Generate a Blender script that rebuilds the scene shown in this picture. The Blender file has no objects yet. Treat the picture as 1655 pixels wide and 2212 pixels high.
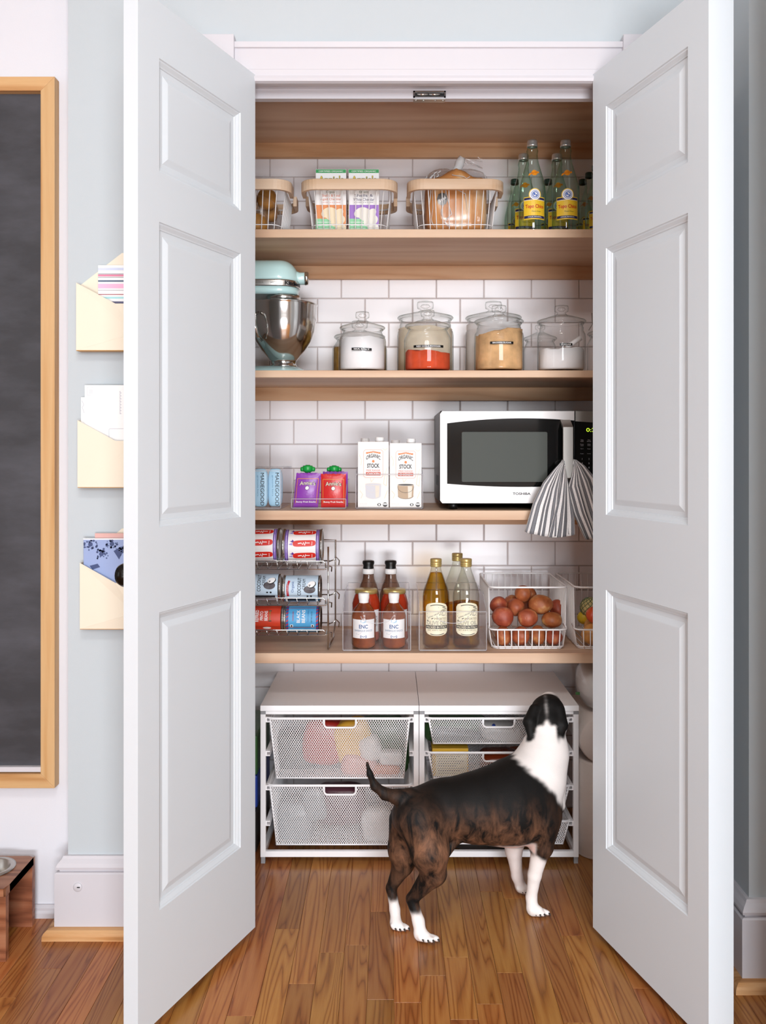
import bpy, bmesh, math, random
import numpy as np
from mathutils import Vector, noise as mnoise
PI = math.pi
scene = bpy.context.scene
COL = scene.collection
rnd = random.Random(7)

# ------------------------------------------------------------------ camera
# The photograph's camera: level, 1.145 m above the floor, 1900 px focal length,
# principal point at pixel (845, 980) of 1655 x 2212 (a shifted, uncorrected-vertical lens).
F, VX, VY, HC = 1900.0, 845.0, 980.0, 1.145
def wx(px, d): return (px - VX) * d / F
def wz(py, d): return HC - (py - VY) * d / F
def P(px, py, d): return Vector((wx(px, d), d, wz(py, d)))

cam = bpy.data.cameras.new('camera')
cam.sensor_fit = 'VERTICAL'; cam.sensor_height = 36.0
cam.lens = F / 2212.0 * 36.0
cam.shift_x = -17.5 / 2212.0
cam.shift_y = -126.0 / 2212.0
cam.clip_start = 0.02
camo = bpy.data.objects.new('camera', cam); COL.objects.link(camo)
camo.location = (0, 0, HC); camo.rotation_euler = (PI / 2, 0, 0)
scene.camera = camo

# ------------------------------------------------------------------ view, world, daylight
vs = scene.view_settings
vs.view_transform = 'Standard'; vs.look = 'None'; vs.gamma = 1.0; vs.use_curve_mapping = False
vs.exposure = -0.66
scene.display_settings.display_device = 'sRGB'
scene.cycles.use_denoising = True
scene.cycles.transparent_max_bounces = 40
scene.cycles.max_bounces = 10
scene.cycles.diffuse_bounces = 6
scene.cycles.glossy_bounces = 5
scene.cycles.caustics_reflective = False
scene.cycles.caustics_refractive = False
scene.cycles.sample_clamp_indirect = 6.0

world = bpy.data.worlds.new('daylight'); scene.world = world
world.use_nodes = True
bg = world.node_tree.nodes['Background']
bg.inputs[0].default_value = (0.86, 0.93, 1.0, 1); bg.inputs[1].default_value = 1.6

def area(name, loc, rot, sx, sy, power, color):
    l = bpy.data.lights.new(name, 'AREA'); l.shape = 'RECTANGLE'; l.size = sx; l.size_y = sy
    l.energy = power; l.color = color
    o = bpy.data.objects.new(name, l); COL.objects.link(o)
    o.location = loc; o.rotation_euler = rot
    return o
# daylight through the high rear and left windows, and an added low rear one
DAY = (0.90, 0.95, 1.0)
area('window_daylight', (0.55, -2.54, 2.08), (PI / 2, 0, 0), 1.6, 1.0, 160, DAY)
area('window_daylight', (0.55, -2.54, 0.33), (PI / 2, 0, 0), 1.6, 0.56, 190, DAY)  # low source added to lift the shelf undersides and drawers
area('window_daylight', (-3.04, -0.35, 1.5), (PI / 2, 0, -PI / 2), 1.6, 1.8, 22, DAY)

# ------------------------------------------------------------------ materials
def lin(c):
    return tuple((x / 12.92) if x <= 0.04045 else ((x + 0.055) / 1.055) ** 2.4 for x in c)
def C(h):
    h = h.lstrip('#')
    return lin(tuple(int(h[i:i + 2], 16) / 255 for i in (0, 2, 4)))
M = {}
def new_mat(name):
    m = bpy.data.materials.new(name); m.use_nodes = True
    nt = m.node_tree
    return m, nt, nt.nodes['Principled BSDF'], nt.nodes['Material Output']
def N(nt, typ, **kw):
    n = nt.nodes.new(typ)
    for k, v in kw.items(): setattr(n, k, v)
    return n
def mat(name, col, rough=0.5, metal=0.0, spec=0.5, bump=0.0, bscale=200.0, var=0.0, vscale=8.0, emit=None, estr=0.0, coat=0.0, sub=0.0, sheen=0.0):
    if name in M: return M[name]
    m, nt, b, out = new_mat(name)
    c = C(col) if isinstance(col, str) else col
    b.inputs['Base Color'].default_value = (*c, 1)
    b.inputs['Roughness'].default_value = rough
    b.inputs['Metallic'].default_value = metal
    b.inputs['Specular IOR Level'].default_value = spec
    b.inputs['Coat Weight'].default_value = coat
    b.inputs['Sheen Weight'].default_value = sheen
    if sub: 
        b.inputs['Subsurface Weight'].default_value = sub; b.inputs['Subsurface Radius'].default_value = (0.01, 0.006, 0.004)
    if emit:
        b.inputs['Emission Color'].default_value = (*C(emit), 1); b.inputs['Emission Strength'].default_value = estr
    tc = None
    if bump or var:
        tc = N(nt, 'ShaderNodeTexCoord')
    if var:
        n = N(nt, 'ShaderNodeTexNoise'); n.inputs['Scale'].default_value = vscale; n.inputs['Detail'].default_value = 4
        nt.links.new(tc.outputs['Object'], n.inputs['Vector'])
        h = N(nt, 'ShaderNodeHueSaturation'); h.inputs['Color'].default_value = (*c, 1)
        mr = N(nt, 'ShaderNodeMapRange'); mr.inputs[1].default_value = 0.3; mr.inputs[2].default_value = 0.7
        mr.inputs[3].default_value = 1 - var; mr.inputs[4].default_value = 1 + var
        nt.links.new(n.outputs['Fac'], mr.inputs[0]); nt.links.new(mr.outputs[0], h.inputs['Value'])
        nt.links.new(h.outputs[0], b.inputs['Base Color'])
    if bump:
        n = N(nt, 'ShaderNodeTexNoise'); n.inputs['Scale'].default_value = bscale; n.inputs['Detail'].default_value = 3
        nt.links.new(tc.outputs['Object'], n.inputs['Vector'])
        bp = N(nt, 'ShaderNodeBump'); bp.inputs['Strength'].default_value = bump; bp.inputs['Distance'].default_value = 0.002
        nt.links.new(n.outputs['Fac'], bp.inputs['Height']); nt.links.new(bp.outputs[0], b.inputs['Normal'])
    M[name] = m
    return m
def math_node(nt, op, a, b=None):
    n = N(nt, 'ShaderNodeMath', operation=op)
    for i, v in enumerate((a, b)):
        if v is None: continue
        if isinstance(v, (int, float)): n.inputs[i].default_value = v
        else: nt.links.new(v, n.inputs[i])
    return n.outputs[0]
def glass(name, tint, edge, refl=0.9, rough=0.02, base=0.03, power=3.0, epow=2.0):
    """thin clear wall: see-through with a tint that deepens towards grazing angles, plus a reflection"""
    if name in M: return M[name]
    m, nt, b, out = new_mat(name)
    nt.nodes.remove(b)
    lw = N(nt, 'ShaderNodeLayerWeight'); lw.inputs['Blend'].default_value = 0.5
    f = lw.outputs['Facing']
    fac = math_node(nt, 'ADD', math_node(nt, 'MULTIPLY', math_node(nt, 'POWER', f, power), refl), base)
    ef = math_node(nt, 'POWER', f, epow)
    mx = N(nt, 'ShaderNodeMix', data_type='RGBA')
    nt.links.new(ef, mx.inputs[0]); mx.inputs[6].default_value = (*C(tint), 1); mx.inputs[7].default_value = (*C(edge), 1)
    t = N(nt, 'ShaderNodeBsdfTransparent'); nt.links.new(mx.outputs[2], t.inputs[0])
    g = N(nt, 'ShaderNodeBsdfGlossy'); g.inputs['Roughness'].default_value = rough; g.inputs['Color'].default_value = (1, 1, 1, 1)
    ms = N(nt, 'ShaderNodeMixShader')
    nt.links.new(fac, ms.inputs[0]); nt.links.new(t.outputs[0], ms.inputs[1]); nt.links.new(g.outputs[0], ms.inputs[2])
    nt.links.new(ms.outputs[0], out.inputs[0])
    M[name] = m
    return m
def wood(name, dark, mid, light, axis='X', rough=0.45, rings=9.0, cross=7.0, along=0.55, var=0.12, spec=0.4, pore=0.35, power=0.7):
    """oak: contour lines of a stretched noise give the cathedral grain, a finer one the pores"""
    if name in M: return M[name]
    m, nt, b, out = new_mat(name)
    tc = N(nt, 'ShaderNodeTexCoord'); oi = N(nt, 'ShaderNodeObjectInfo')
    add = N(nt, 'ShaderNodeVectorMath', operation='ADD')
    sc = N(nt, 'ShaderNodeVectorMath', operation='SCALE'); sc.inputs['Scale'].default_value = 37.0
    cb = N(nt, 'ShaderNodeCombineXYZ')
    for i in range(3): nt.links.new(oi.outputs['Random'], cb.inputs[i])
    nt.links.new(cb.outputs[0], sc.inputs[0])
    mp = N(nt, 'ShaderNodeMapping')
    s = [cross, cross, cross]; s['XYZ'.index(axis)] = along
    mp.inputs['Scale'].default_value = s
    nt.links.new(tc.outputs['Object'], mp.inputs['Vector'])
    nt.links.new(mp.outputs[0], add.inputs[0]); nt.links.new(sc.outputs[0], add.inputs[1])
    n1 = N(nt, 'ShaderNodeTexNoise'); n1.inputs['Scale'].default_value = 1.0; n1.inputs['Detail'].default_value = 2.0; n1.inputs['Distortion'].default_value = 0.15
    nt.links.new(add.outputs[0], n1.inputs['Vector'])
    sn = math_node(nt, 'SINE', math_node(nt, 'MULTIPLY', n1.outputs['Fac'], rings * 2 * PI))
    sn = math_node(nt, 'ADD', math_node(nt, 'MULTIPLY', sn, 0.5), 0.5)
    sn = math_node(nt, 'POWER', sn, power)
    n2 = N(nt, 'ShaderNodeTexNoise'); n2.inputs['Scale'].default_value = 26.0; n2.inputs['Detail'].default_value = 3.0
    nt.links.new(add.outputs[0], n2.inputs['Vector'])
    cr = N(nt, 'ShaderNodeValToRGB')
    cr.color_ramp.elements[0].color = (*C(dark), 1); cr.color_ramp.elements[1].color = (*C(light), 1)
    e = cr.color_ramp.elements.new(0.42); e.color = (*C(mid), 1)
    f = math_node(nt, 'ADD', math_node(nt, 'MULTIPLY', sn, 1 - pore), math_node(nt, 'MULTIPLY', n2.outputs['Fac'], pore))
    nt.links.new(f, cr.inputs[0])
    h = N(nt, 'ShaderNodeHueSaturation')
    mr = N(nt, 'ShaderNodeMapRange'); mr.inputs[3].default_value = 1 - var; mr.inputs[4].default_value = 1 + var
    nt.links.new(oi.outputs['Random'], mr.inputs[0]); nt.links.new(mr.outputs[0], h.inputs['Value'])
    mr2 = N(nt, 'ShaderNodeMapRange'); mr2.inputs[3].default_value = 0.5 - var * 0.05; mr2.inputs[4].default_value = 0.5 + var * 0.05
    r7 = math_node(nt, 'FRACT', math_node(nt, 'MULTIPLY', oi.outputs['Random'], 7.31))
    nt.links.new(r7, mr2.inputs[0]); nt.links.new(mr2.outputs[0], h.inputs['Hue'])
    nt.links.new(cr.outputs[0], h.inputs['Color']); nt.links.new(h.outputs[0], b.inputs['Base Color'])
    b.inputs['Roughness'].default_value = rough; b.inputs['Specular IOR Level'].default_value = spec
    bp = N(nt, 'ShaderNodeBump'); bp.inputs['Strength'].default_value = 0.12; bp.inputs['Distance'].default_value = 0.001
    nt.links.new(n2.outputs['Fac'], bp.inputs['Height']); nt.links.new(bp.outputs[0], b.inputs['Normal'])
    M[name] = m
    return m

mat('wall_sage', '#bac1c5', 0.85, bump=0.05, bscale=300)
mat('wall_white', '#d8d8de', 0.85, bump=0.05, bscale=300)
mat('trim_white', '#c9c6cb', 0.45)
mat('door_paint', '#cfd5da', 0.4)
mat('room_wall', '#a8a29c', 0.85)
mat('ceiling_white', '#e6e6e6', 0.9)
mat('tile', '#f6f2f4', 0.28, spec=0.35, bump=0.06, bscale=14)
mat('grout', '#c4b8b5', 0.9, bump=0.2, bscale=500)
mat('pantry_paint', '#e2dedd', 0.8)
mat('white_wire', '#f1efef', 0.35)
mat('white_metal', '#f3f1f2', 0.35)
mat('white_lam', '#f7f5f6', 0.5)
mat('chrome', '#d8d8d6', 0.12, 1.0)
mat('steel', '#c4c0bb', 0.22, 1.0)
mat('brushed', '#b9b4ae', 0.34, 1.0)
mat('dark_steel', '#8d8a86', 0.3, 1.0)
mat('black', '#0b0b0c', 0.4)
mat('black_gloss', '#0a0b0b', 0.08)
mat('bronze_black', '#17130f', 0.25, 0.6)
mat('paper_white', '#f1efee', 0.7)
mat('ink', '#14141a', 0.6)
mat('grey_plastic', '#8d8c8e', 0.5)
wood('shelf_oak', '#c0977a', '#cdaa8c', '#d8b99d', 'X', 0.5, rings=5, cross=6, along=0.5, var=0.04)
wood('cleat_oak', '#b3845a', '#c4976f', '#cfa782', 'X', 0.5, rings=7, cross=9, along=0.8, var=0.04)
wood('floor_oak', '#5a2e12', '#955a2a', '#b07a42', 'Y', 0.28, rings=16, cross=15, along=0.75, var=0.2, power=0.4, pore=0.42)
wood('frame_oak', '#a87644', '#c39763', '#d0ab7c', 'Z', 0.5, rings=6, cross=16, along=0.7, var=0.05)
wood('frame_oak_x', '#a87644', '#c09260', '#cea878', 'X', 0.5, rings=6, cross=16, along=0.7, var=0.05)
wood('quarter_oak', '#9a6a3c', '#c08c56', '#d3a878', 'X', 0.5, rings=7, cross=20, along=1.4, var=0.05)
wood('beech', '#cda883', '#d8b899', '#e2c8ae', 'X', 0.45, rings=4, cross=10, along=0.8, var=0.03)
wood('walnut_box', '#5d3321', '#8a5439', '#a87456', 'X', 0.4, rings=7, cross=12, along=1.0, var=0.06)
glass('jar_glass', '#ffffff', '#77857d', refl=0.6, base=0.022, power=4.2, epow=3.8)
glass('acrylic', '#ffffff', '#e6e5ec', refl=0.45, base=0.014, power=4, epow=3)
glass('green_glass', '#f4fbf6', '#8fbfa5', refl=0.6, base=0.04, power=4, epow=1.8)
glass('oil_bottle', '#f6f6f0', '#a9aa9a', refl=0.7, base=0.04, power=4, epow=3)
glass('film', '#ffffff', '#efeeed', refl=0.5, base=0.05, rough=0.18, power=2.5, epow=3)
M['oil'] = glass('oil', '#f2d674', '#c08c22', refl=0.15, base=0.01, power=4, epow=1.5)

# ------------------------------------------------------------------ mesh helpers
ORG = {}
def origin(o):
    while o is not None and o not in ORG and o.parent: o = o.parent
    return ORG.get(o, Vector((0, 0, 0)))
class MB:
    def __init__(s): s.v = []; s.f = []; s.m = []; s.s = []; s.uv = {}
    def add(s, vs_, fs, mi=0, smooth=False):
        o = len(s.v); s.v.extend([tuple(v) for v in vs_])
        for f in fs:
            s.f.append([i + o for i in f]); s.m.append(mi); s.s.append(smooth)
        return o
    def box(s, x0, x1, y0, y1, z0, z1, mi=0):
        s.add([(x0, y0, z0), (x1, y0, z0), (x1, y1, z0), (x0, y1, z0), (x0, y0, z1), (x1, y0, z1), (x1, y1, z1), (x0, y1, z1)],
              [(0, 3, 2, 1), (4, 5, 6, 7), (0, 1, 5, 4), (1, 2, 6, 5), (2, 3, 7, 6), (3, 0, 4, 7)], mi)
        return s
    def hexa(s, p, mi=0):      # eight points: bottom four then top four
        s.add(p, [(0, 3, 2, 1), (4, 5, 6, 7), (0, 1, 5, 4), (1, 2, 6, 5), (2, 3, 7, 6), (3, 0, 4, 7)], mi); return s
    def tube(s, pts, r, n=6, closed=False, mi=0, smooth=True, cap=True):
        pts = [Vector(p) for p in pts]; k = len(pts)
        rr = r if isinstance(r, (list, tuple)) else [r] * k
        tang = []
        for i in range(k):
            a = pts[i - 1] if (i > 0 or closed) else pts[i]
            b = pts[(i + 1) % k] if (i < k - 1 or closed) else pts[i]
            t = (b - a); tang.append(t.normalized() if t.length > 1e-9 else Vector((0, 0, 1)))
        up = Vector((0, 0, 1)) if abs(tang[0].z) < 0.9 else Vector((1, 0, 0))
        nrm = (up - tang[0] * up.dot(tang[0])).normalized()
        vs_ = []
        for i in range(k):
            nrm = (nrm - tang[i] * nrm.dot(tang[i])).normalized()
            bn = tang[i].cross(nrm)
            for j in range(n):
                a = 2 * PI * j / n
                vs_.append(pts[i] + (nrm * math.cos(a) + bn * math.sin(a)) * rr[i])
        fs = []
        for i in range(k if closed else k - 1):
            i2 = (i + 1) % k
            for j in range(n):
                j2 = (j + 1) % n
                fs.append((i * n + j, i * n + j2, i2 * n + j2, i2 * n + j))
        if cap and not closed:
            fs.append(tuple(range(n - 1, -1, -1))); fs.append(tuple((k - 1) * n + j for j in range(n)))
        s.add(vs_, fs, mi, smooth); return s
    def lathe(s, prof, c=(0, 0, 0), n=32, axis='Z', mi=0, smooth=True, mis=None):
        cx, cy, cz = c; vs_ = []; idx = []
        for (r, z) in prof:
            if r < 1e-6:
                idx.append([len(vs_)]); pt = [(0, 0, z)]
            else:
                idx.append(list(range(len(vs_), len(vs_) + n)))
                pt = [(r * math.cos(2 * PI * j / n), r * math.sin(2 * PI * j / n), z) for j in range(n)]
            for (x, y, zz) in pt:
                if axis == 'Z': vs_.append((cx + x, cy + y, cz + zz))
                elif axis == 'X': vs_.append((cx + zz, cy + x, cz + y))
                else: vs_.append((cx + x, cy + zz, cz + y))
        for i in range(len(prof) - 1):
            a, b = idx[i], idx[i + 1]; fs = []
            for j in range(n):
                j2 = (j + 1) % n
                if len(a) == 1 and len(b) == 1: continue
                if len(a) == 1: fs.append((a[0], b[j], b[j2]))
                elif len(b) == 1: fs.append((a[j], b[0], a[j2]))
                else: fs.append((a[j], b[j], b[j2], a[j2]))
            if i == 0: base = s.add(vs_, [], mi)
            for f in fs:
                s.f.append([q + base for q in f]); s.m.append(mis[i] if mis else mi); s.s.append(smooth)
        return s
    def prism(s, poly, axis, a0, a1, mi=0, smooth=False):
        n = len(poly)
        def q(p, a):
            if axis == 'X': return (a, p[0], p[1])
            if axis == 'Y': return (p[0], a, p[1])
            return (p[0], p[1], a)
        vs_ = [q(p, a0) for p in poly] + [q(p, a1) for p in poly]
        fs = [tuple(range(n)), tuple(range(2 * n - 1, n - 1, -1))]
        s.add(vs_, fs, mi, False)
        o = len(s.v) - 2 * n
        for i in range(n):
            j = (i + 1) % n
            s.f.append([o + i, o + n + i, o + n + j, o + j]); s.m.append(mi); s.s.append(smooth)
        return s
    def loft(s, rings, mi=0, smooth=True, cap=True, closed=True):
        n = len(rings[0]); vs_ = [p for r in rings for p in r]; fs = []
        for i in range(len(rings) - 1):
            for j in range(n if closed else n - 1):
                j2 = (j + 1) % n
                fs.append((i * n + j, i * n + j2, (i + 1) * n + j2, (i + 1) * n + j))
        o = s.add(vs_, fs, mi, smooth)
        if cap:
            s.f.append([o + j for j in range(n - 1, -1, -1)]); s.m.append(mi); s.s.append(False)
            s.f.append([o + (len(rings) - 1) * n + j for j in range(n)]); s.m.append(mi); s.s.append(False)
        return s
    def grid(s, fn, nu, nv, mi=0, smooth=True, uv=False):
        vs_ = []; fs = []
        for j in range(nv + 1):
            for i in range(nu + 1):
                vs_.append(fn(i / nu, j / nv))
        for j in range(nv):
            for i in range(nu):
                a = j * (nu + 1) + i; fs.append((a, a + 1, a + nu + 2, a + nu + 1))
        o = s.add(vs_, fs, mi, smooth)
        if uv:
            for j in range(nv + 1):
                for i in range(nu + 1): s.uv[o + j * (nu + 1) + i] = (i / nu, j / nv)
        return s
    def mesh(s, name, mats, off=Vector((0, 0, 0)), recalc=True):
        me = bpy.data.meshes.new(name)
        vv = [(v[0] - off[0], v[1] - off[1], v[2] - off[2]) for v in s.v]
        me.from_pydata(vv, [], s.f)
        if not isinstance(mats, (list, tuple)): mats = [mats]
        for m in mats: me.materials.append(M[m] if isinstance(m, str) else m)
        me.polygons.foreach_set('material_index', s.m)
        me.polygons.foreach_set('use_smooth', s.s)
        if s.uv:
            ul = me.uv_layers.new(name='UVMap')
            for l in me.loops: ul.data[l.index].uv = s.uv.get(l.vertex_index, (0, 0))
        if recalc:
            bm = bmesh.new(); bm.from_mesh(me); bmesh.ops.recalc_face_normals(bm, faces=bm.faces); bm.to_mesh(me); bm.free()
        me.update()
        return me
    def build(s, name, mats, parent=None, bevel=0.0, seg=2, base=None, recalc=True, auto=False):
        """world-space vertices -> object; under a parent they become local to that thing's base"""
        if parent is not None: off = origin(parent)
        else: off = Vector(base) if base is not None else Vector((0, 0, 0))
        o = bpy.data.objects.new(name, s.mesh(name, mats, off, recalc)); COL.objects.link(o)
        if parent is not None: o.parent = parent
        else:
            o.location = off; ORG[o] = off
        if bevel:
            md = o.modifiers.new('soft_edge', 'BEVEL'); md.width = bevel; md.segments = seg; md.limit_method = 'ANGLE'; md.angle_limit = math.radians(40)
        return o
def tag(o, label=None, cat=None, group=None, kind=None):
    if label: o['label'] = label
    if cat: o['category'] = cat
    if group: o['group'] = group
    if kind: o['kind'] = kind
    return o
def thing(name, label, cat, loc=(0, 0, 0), group=None, rz=0.0):
    o = bpy.data.objects.new(name, None); COL.objects.link(o)
    o.empty_display_size = 0.05
    o.location = loc; o.rotation_euler = (0, 0, rz); ORG[o] = Vector(loc)
    return tag(o, label, cat, group)
def struct(o): o['kind'] = 'structure'; return o
def copy_tree(o, loc, label=None, group=None, rz=None, parent=None):
    c = o.copy(); COL.objects.link(c); c.parent = parent
    if parent is None:
        c.location = loc; ORG[c] = Vector(loc)
        if rz is not None: c.rotation_euler = (0, 0, rz)
    if label: c['label'] = label
    if group: c['group'] = group
    for ch in [x for x in o.children]: copy_tree(ch, None, parent=c)
    return c
def rrect(x0, x1, z0, z1, r, n=5):
    pts = []
    for cx, cz, a0 in ((x1 - r, z1 - r, 0), (x0 + r, z1 - r, PI / 2), (x0 + r, z0 + r, PI), (x1 - r, z0 + r, 1.5 * PI)):
        for i in range(n + 1):
            a = a0 + PI / 2 * i / n; pts.append((cx + r * math.cos(a), cz + r * math.sin(a)))
    return pts

# ------------------------------------------------------------------ print: flat shapes and lettering laid on a surface
_tc = {}
def text_geo(s, off):
    key = (s, off)
    if key not in _tc:
        cu = bpy.data.curves.new('lettering', 'FONT'); cu.body = s; cu.size = 1.0; cu.resolution_u = 3; cu.offset = off
        ob = bpy.data.objects.new('lettering', cu); COL.objects.link(ob)
        dg = bpy.context.evaluated_depsgraph_get(); me = bpy.data.meshes.new_from_object(ob.evaluated_get(dg))
        v = np.array([(a.co.x, a.co.y) for a in me.vertices]); f = [tuple(p.vertices) for p in me.polygons]
        bpy.data.objects.remove(ob); bpy.data.curves.remove(cu); bpy.data.meshes.remove(me)
        lo, hi = v.min(0), v.max(0); v = (v - (lo + hi) / 2) / (hi[1] - lo[1])
        _tc[key] = (v, f)
    return _tc[key]
class Print:
    """u, v in metres on the surface; mp(u, v, lift) -> world point"""
    def __init__(s, mp, lift=0.00035): s.mp = mp; s.b = MB(); s.mats = []; s.lift = lift
    def mi(s, m):
        if m not in s.mats: s.mats.append(m)
        return s.mats.index(m)
    def rect(s, u0, v0, u1, v1, m, layer=1, nu=1, nv=1):
        s.b.grid(lambda a, b: s.mp(u0 + (u1 - u0) * a, v0 + (v1 - v0) * b, s.lift * layer), nu, nv, s.mi(m), False); return s
    def poly(s, pts, m, layer=1):
        s.b.add([s.mp(u, v, s.lift * layer) for u, v in pts], [tuple(range(len(pts)))], s.mi(m)); return s
    def fan(s, c, pts, m, layer=1):
        n = len(pts)
        s.b.add([s.mp(c[0], c[1], s.lift * layer)] + [s.mp(u, v, s.lift * layer) for u, v in pts], [(0, i + 1, (i + 1) % n + 1) for i in range(n)], s.mi(m)); return s
    def ell(s, cu, cv, ru, rv, m, layer=1, n=20, rot=0.0):
        ca, sa = math.cos(rot), math.sin(rot)
        return s.fan((cu, cv), [(cu + ru * math.cos(2 * PI * i / n) * ca - rv * math.sin(2 * PI * i / n) * sa, cv + ru * math.cos(2 * PI * i / n) * sa + rv * math.sin(2 * PI * i / n) * ca) for i in range(n)], m, layer)
    def line(s, pts, w, m, layer=1):
        for (a, b) in zip(pts[:-1], pts[1:]):
            dx, dy = b[0] - a[0], b[1] - a[1]; L = math.hypot(dx, dy) or 1; nx, ny = -dy / L * w / 2, dx / L * w / 2
            s.poly([(a[0] + nx, a[1] + ny), (a[0] - nx, a[1] - ny), (b[0] - nx, b[1] - ny), (b[0] + nx, b[1] + ny)], m, layer)
        return s
    def text(s, t, u, v, h, m, layer=2, w=None, rot=0.0, off=0.0, bend=0.0):
        g, f = text_geo(t, off); g = g.copy() * h
        if w: g[:, 0] *= w / (g[:, 0].max() - g[:, 0].min())
        if bend:
            hw = g[:, 0].max(); g[:, 1] += bend * (1 - (g[:, 0] / hw) ** 2)
        ca, sa = math.cos(rot), math.sin(rot)
        s.b.add([s.mp(u + x * ca - y * sa, v + x * sa + y * ca, s.lift * layer) for x, y in g], f, s.mi(m)); return s
    def build(s, name, parent):
        o = s.b.build(name, s.mats, parent, recalc=False)
        if name == 'print': o['kind'] = 'stuff'      # lettering and small printed shapes
        return o
def on_front(x0, y, z0):           # a face that looks at -Y
    return lambda u, v, l: (x0 + u, y - l, z0 + v)
def on_cyl(cx, cy, z0, R, phi=0.0):  # upright cylinder, u = 0 faces -Y
    def f(u, v, l):
        r = (R(v) if callable(R) else R) + l; a = u / (R(0.0) if callable(R) else R) + phi
        return (cx + r * math.sin(a), cy - r * math.cos(a), z0 + v)
    return f
def on_can(x0, cy, cz, R, phi=0.0):  # lying can, axis X; u along the axis, v up and around the front
    def f(u, v, l):
        a = v / R + phi
        return (x0 + u, cy - (R + l) * math.cos(a), cz + (R + l) * math.sin(a))
    return f
def ink(name, col, rough=0.6): return mat(name, col, rough) and name

# ================================================================== the setting
WF, WI = 2.11, 2.23             # room-side and pantry-side faces of the pantry wall
OX0, OX1, OZ = -0.362, 0.54, 2.04   # the doorway
BACK = 2.845                    # tile face of the pantry's back wall
CEIL = 2.75
b = MB()
b.box(-0.775, OX0 - .0102, WF, WI, 0, CEIL); b.box(OX1 + .0102, 0.80, WF, WI, 0, CEIL); b.box(OX0 - .0102, OX1 + .0102, WF, WI, OZ + .0202, CEIL)
struct(b.build('wall_front', 'wall_sage'))
struct(MB().box(-3.1, -0.775, 2.18, 2.30, 0, CEIL).build('wall_left_rear', 'wall_white'))
struct(MB().box(0.775, 2.65, 1.905, WF, 0, CEIL).build('wall_right_jog', 'wall_sage'))
struct(MB().box(2.6, 2.72, -2.6, 1.905, 0, CEIL).build('wall_right', 'room_wall'))
b = MB()                        # left wall of the room, with a window opening
b.box(-3.2, -3.08, -2.6, -1.15, 0, CEIL).box(-3.2, -3.08, 0.45, 2.3, 0, CEIL).box(-3.2, -3.08, -1.15, 0.45, 0, 0.6).box(-3.2, -3.08, -1.15, 0.45, 2.4, CEIL)
struct(b.build('wall_left', 'room_wall'))
b = MB()                        # wall behind the camera with its window opening and an added low one
b.box(-3.2, -0.25, -2.7, -2.58, 0, CEIL).box(1.35, 2.72, -2.7, -2.58, 0, CEIL).box(-0.25, 1.35, -2.7, -2.58, 0, 0.05).box(-0.25, 1.35, -2.7, -2.58, 0.61, 1.58).box(-0.25, 1.35, -2.7, -2.58, 2.58, CEIL)
struct(b.build('wall_rear', 'room_wall'))
struct(MB().box(0.73, 1.1, 0.95, 1.6, 0, CEIL).build('shade_blocker_right', 'wall_sage'))  # unseen block, added to shade the wall corner beside the right door
def window(n, pts, zr=None):
    o = None
    (ax, ay), (bx_, by_) = pts
    fr = MB(); ex = abs(bx_ - ax) > abs(by_ - ay)
    z0, z1 = zr or (0.6, 2.4)
    def bar(t0, t1, za, zb):
        if ex: fr.box(ax + (bx_ - ax) * t0, ax + (bx_ - ax) * t1, ay - 0.05, ay, za, zb)
        else: fr.box(ax - 0.05, ax, ay + (by_ - ay) * t0, ay + (by_ - ay) * t1, za, zb)
    for t in (0, 0.48, 0.96): bar(t, t + 0.04, z0, z1)
    for z in (z0, (z0 + z1) / 2 - 0.02, z1 - 0.05): bar(0, 1, z, z + 0.05)
    struct(fr.build('window_%d' % n, 'trim_white'))
window(1, ((-0.25, -2.6), (1.35, -2.6)), (1.58, 2.58)); window(3, ((-0.25, -2.6), (1.35, -2.6)), (0.05, 0.61)); window(2, ((-3.12, -1.15), (-3.12, 0.45)))  # the lowest frame belongs to the added low opening
struct(MB().box(-3.2, 2.72, -2.7, 2.3, CEIL, CEIL + 0.1).build('ceiling', 'ceiling_white'))
# pantry interior
b = MB(); b.box(-0.72, 0.90, 2.8495, 2.95, -0.05, 2.65)
back = struct(b.build('wall_back', 'grout'))
struct(MB().box(-0.72, -0.62, WI, 2.8495, 0, 2.65).build('wall_pantry_left', 'pantry_paint'))
struct(MB().box(0.80, 0.90, WI, 2.8495, 0, 2.65).build('wall_pantry_right', 'pantry_paint'))
struct(MB().box(-0.72, 0.90, WI, 2.8495, 2.55, 2.65).build('ceiling_pantry', 'pantry_paint'))
# subway tiles, each one laid proud of the grout
TW, TH, GAP = 0.1539, 0.0786, 0.0032
tz0, tx0 = wz(907, BACK), wx(583, BACK)
tile_cache = {}
def tile_mesh(w, h):
    key = (round(w, 4), round(h, 4))
    if key not in tile_cache:
        e = 0.0022
        hw, hh = w / 2, h / 2
        q = MB()
        vs_ = [(-hw, .0045, -hh), (hw, .0045, -hh), (hw, .0045, hh), (-hw, .0045, hh),
               (-hw, .0012, -hh), (hw, .0012, -hh), (hw, .0012, hh), (-hw, .0012, hh),
               (-hw + e, 0, -hh + e), (hw - e, 0, -hh + e), (hw - e, 0, hh - e), (-hw + e, 0, hh - e)]
        fs = [(8, 9, 10, 11)]
        for i in range(4):
            j = (i + 1) % 4; fs += [(i, j, 4 + j, 4 + i), (4 + i, 4 + j, 8 + j, 8 + i)]
        q.add(vs_, fs)
        tile_cache[key] = q.mesh('tile', 'tile')
    return tile_cache[key]
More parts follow.
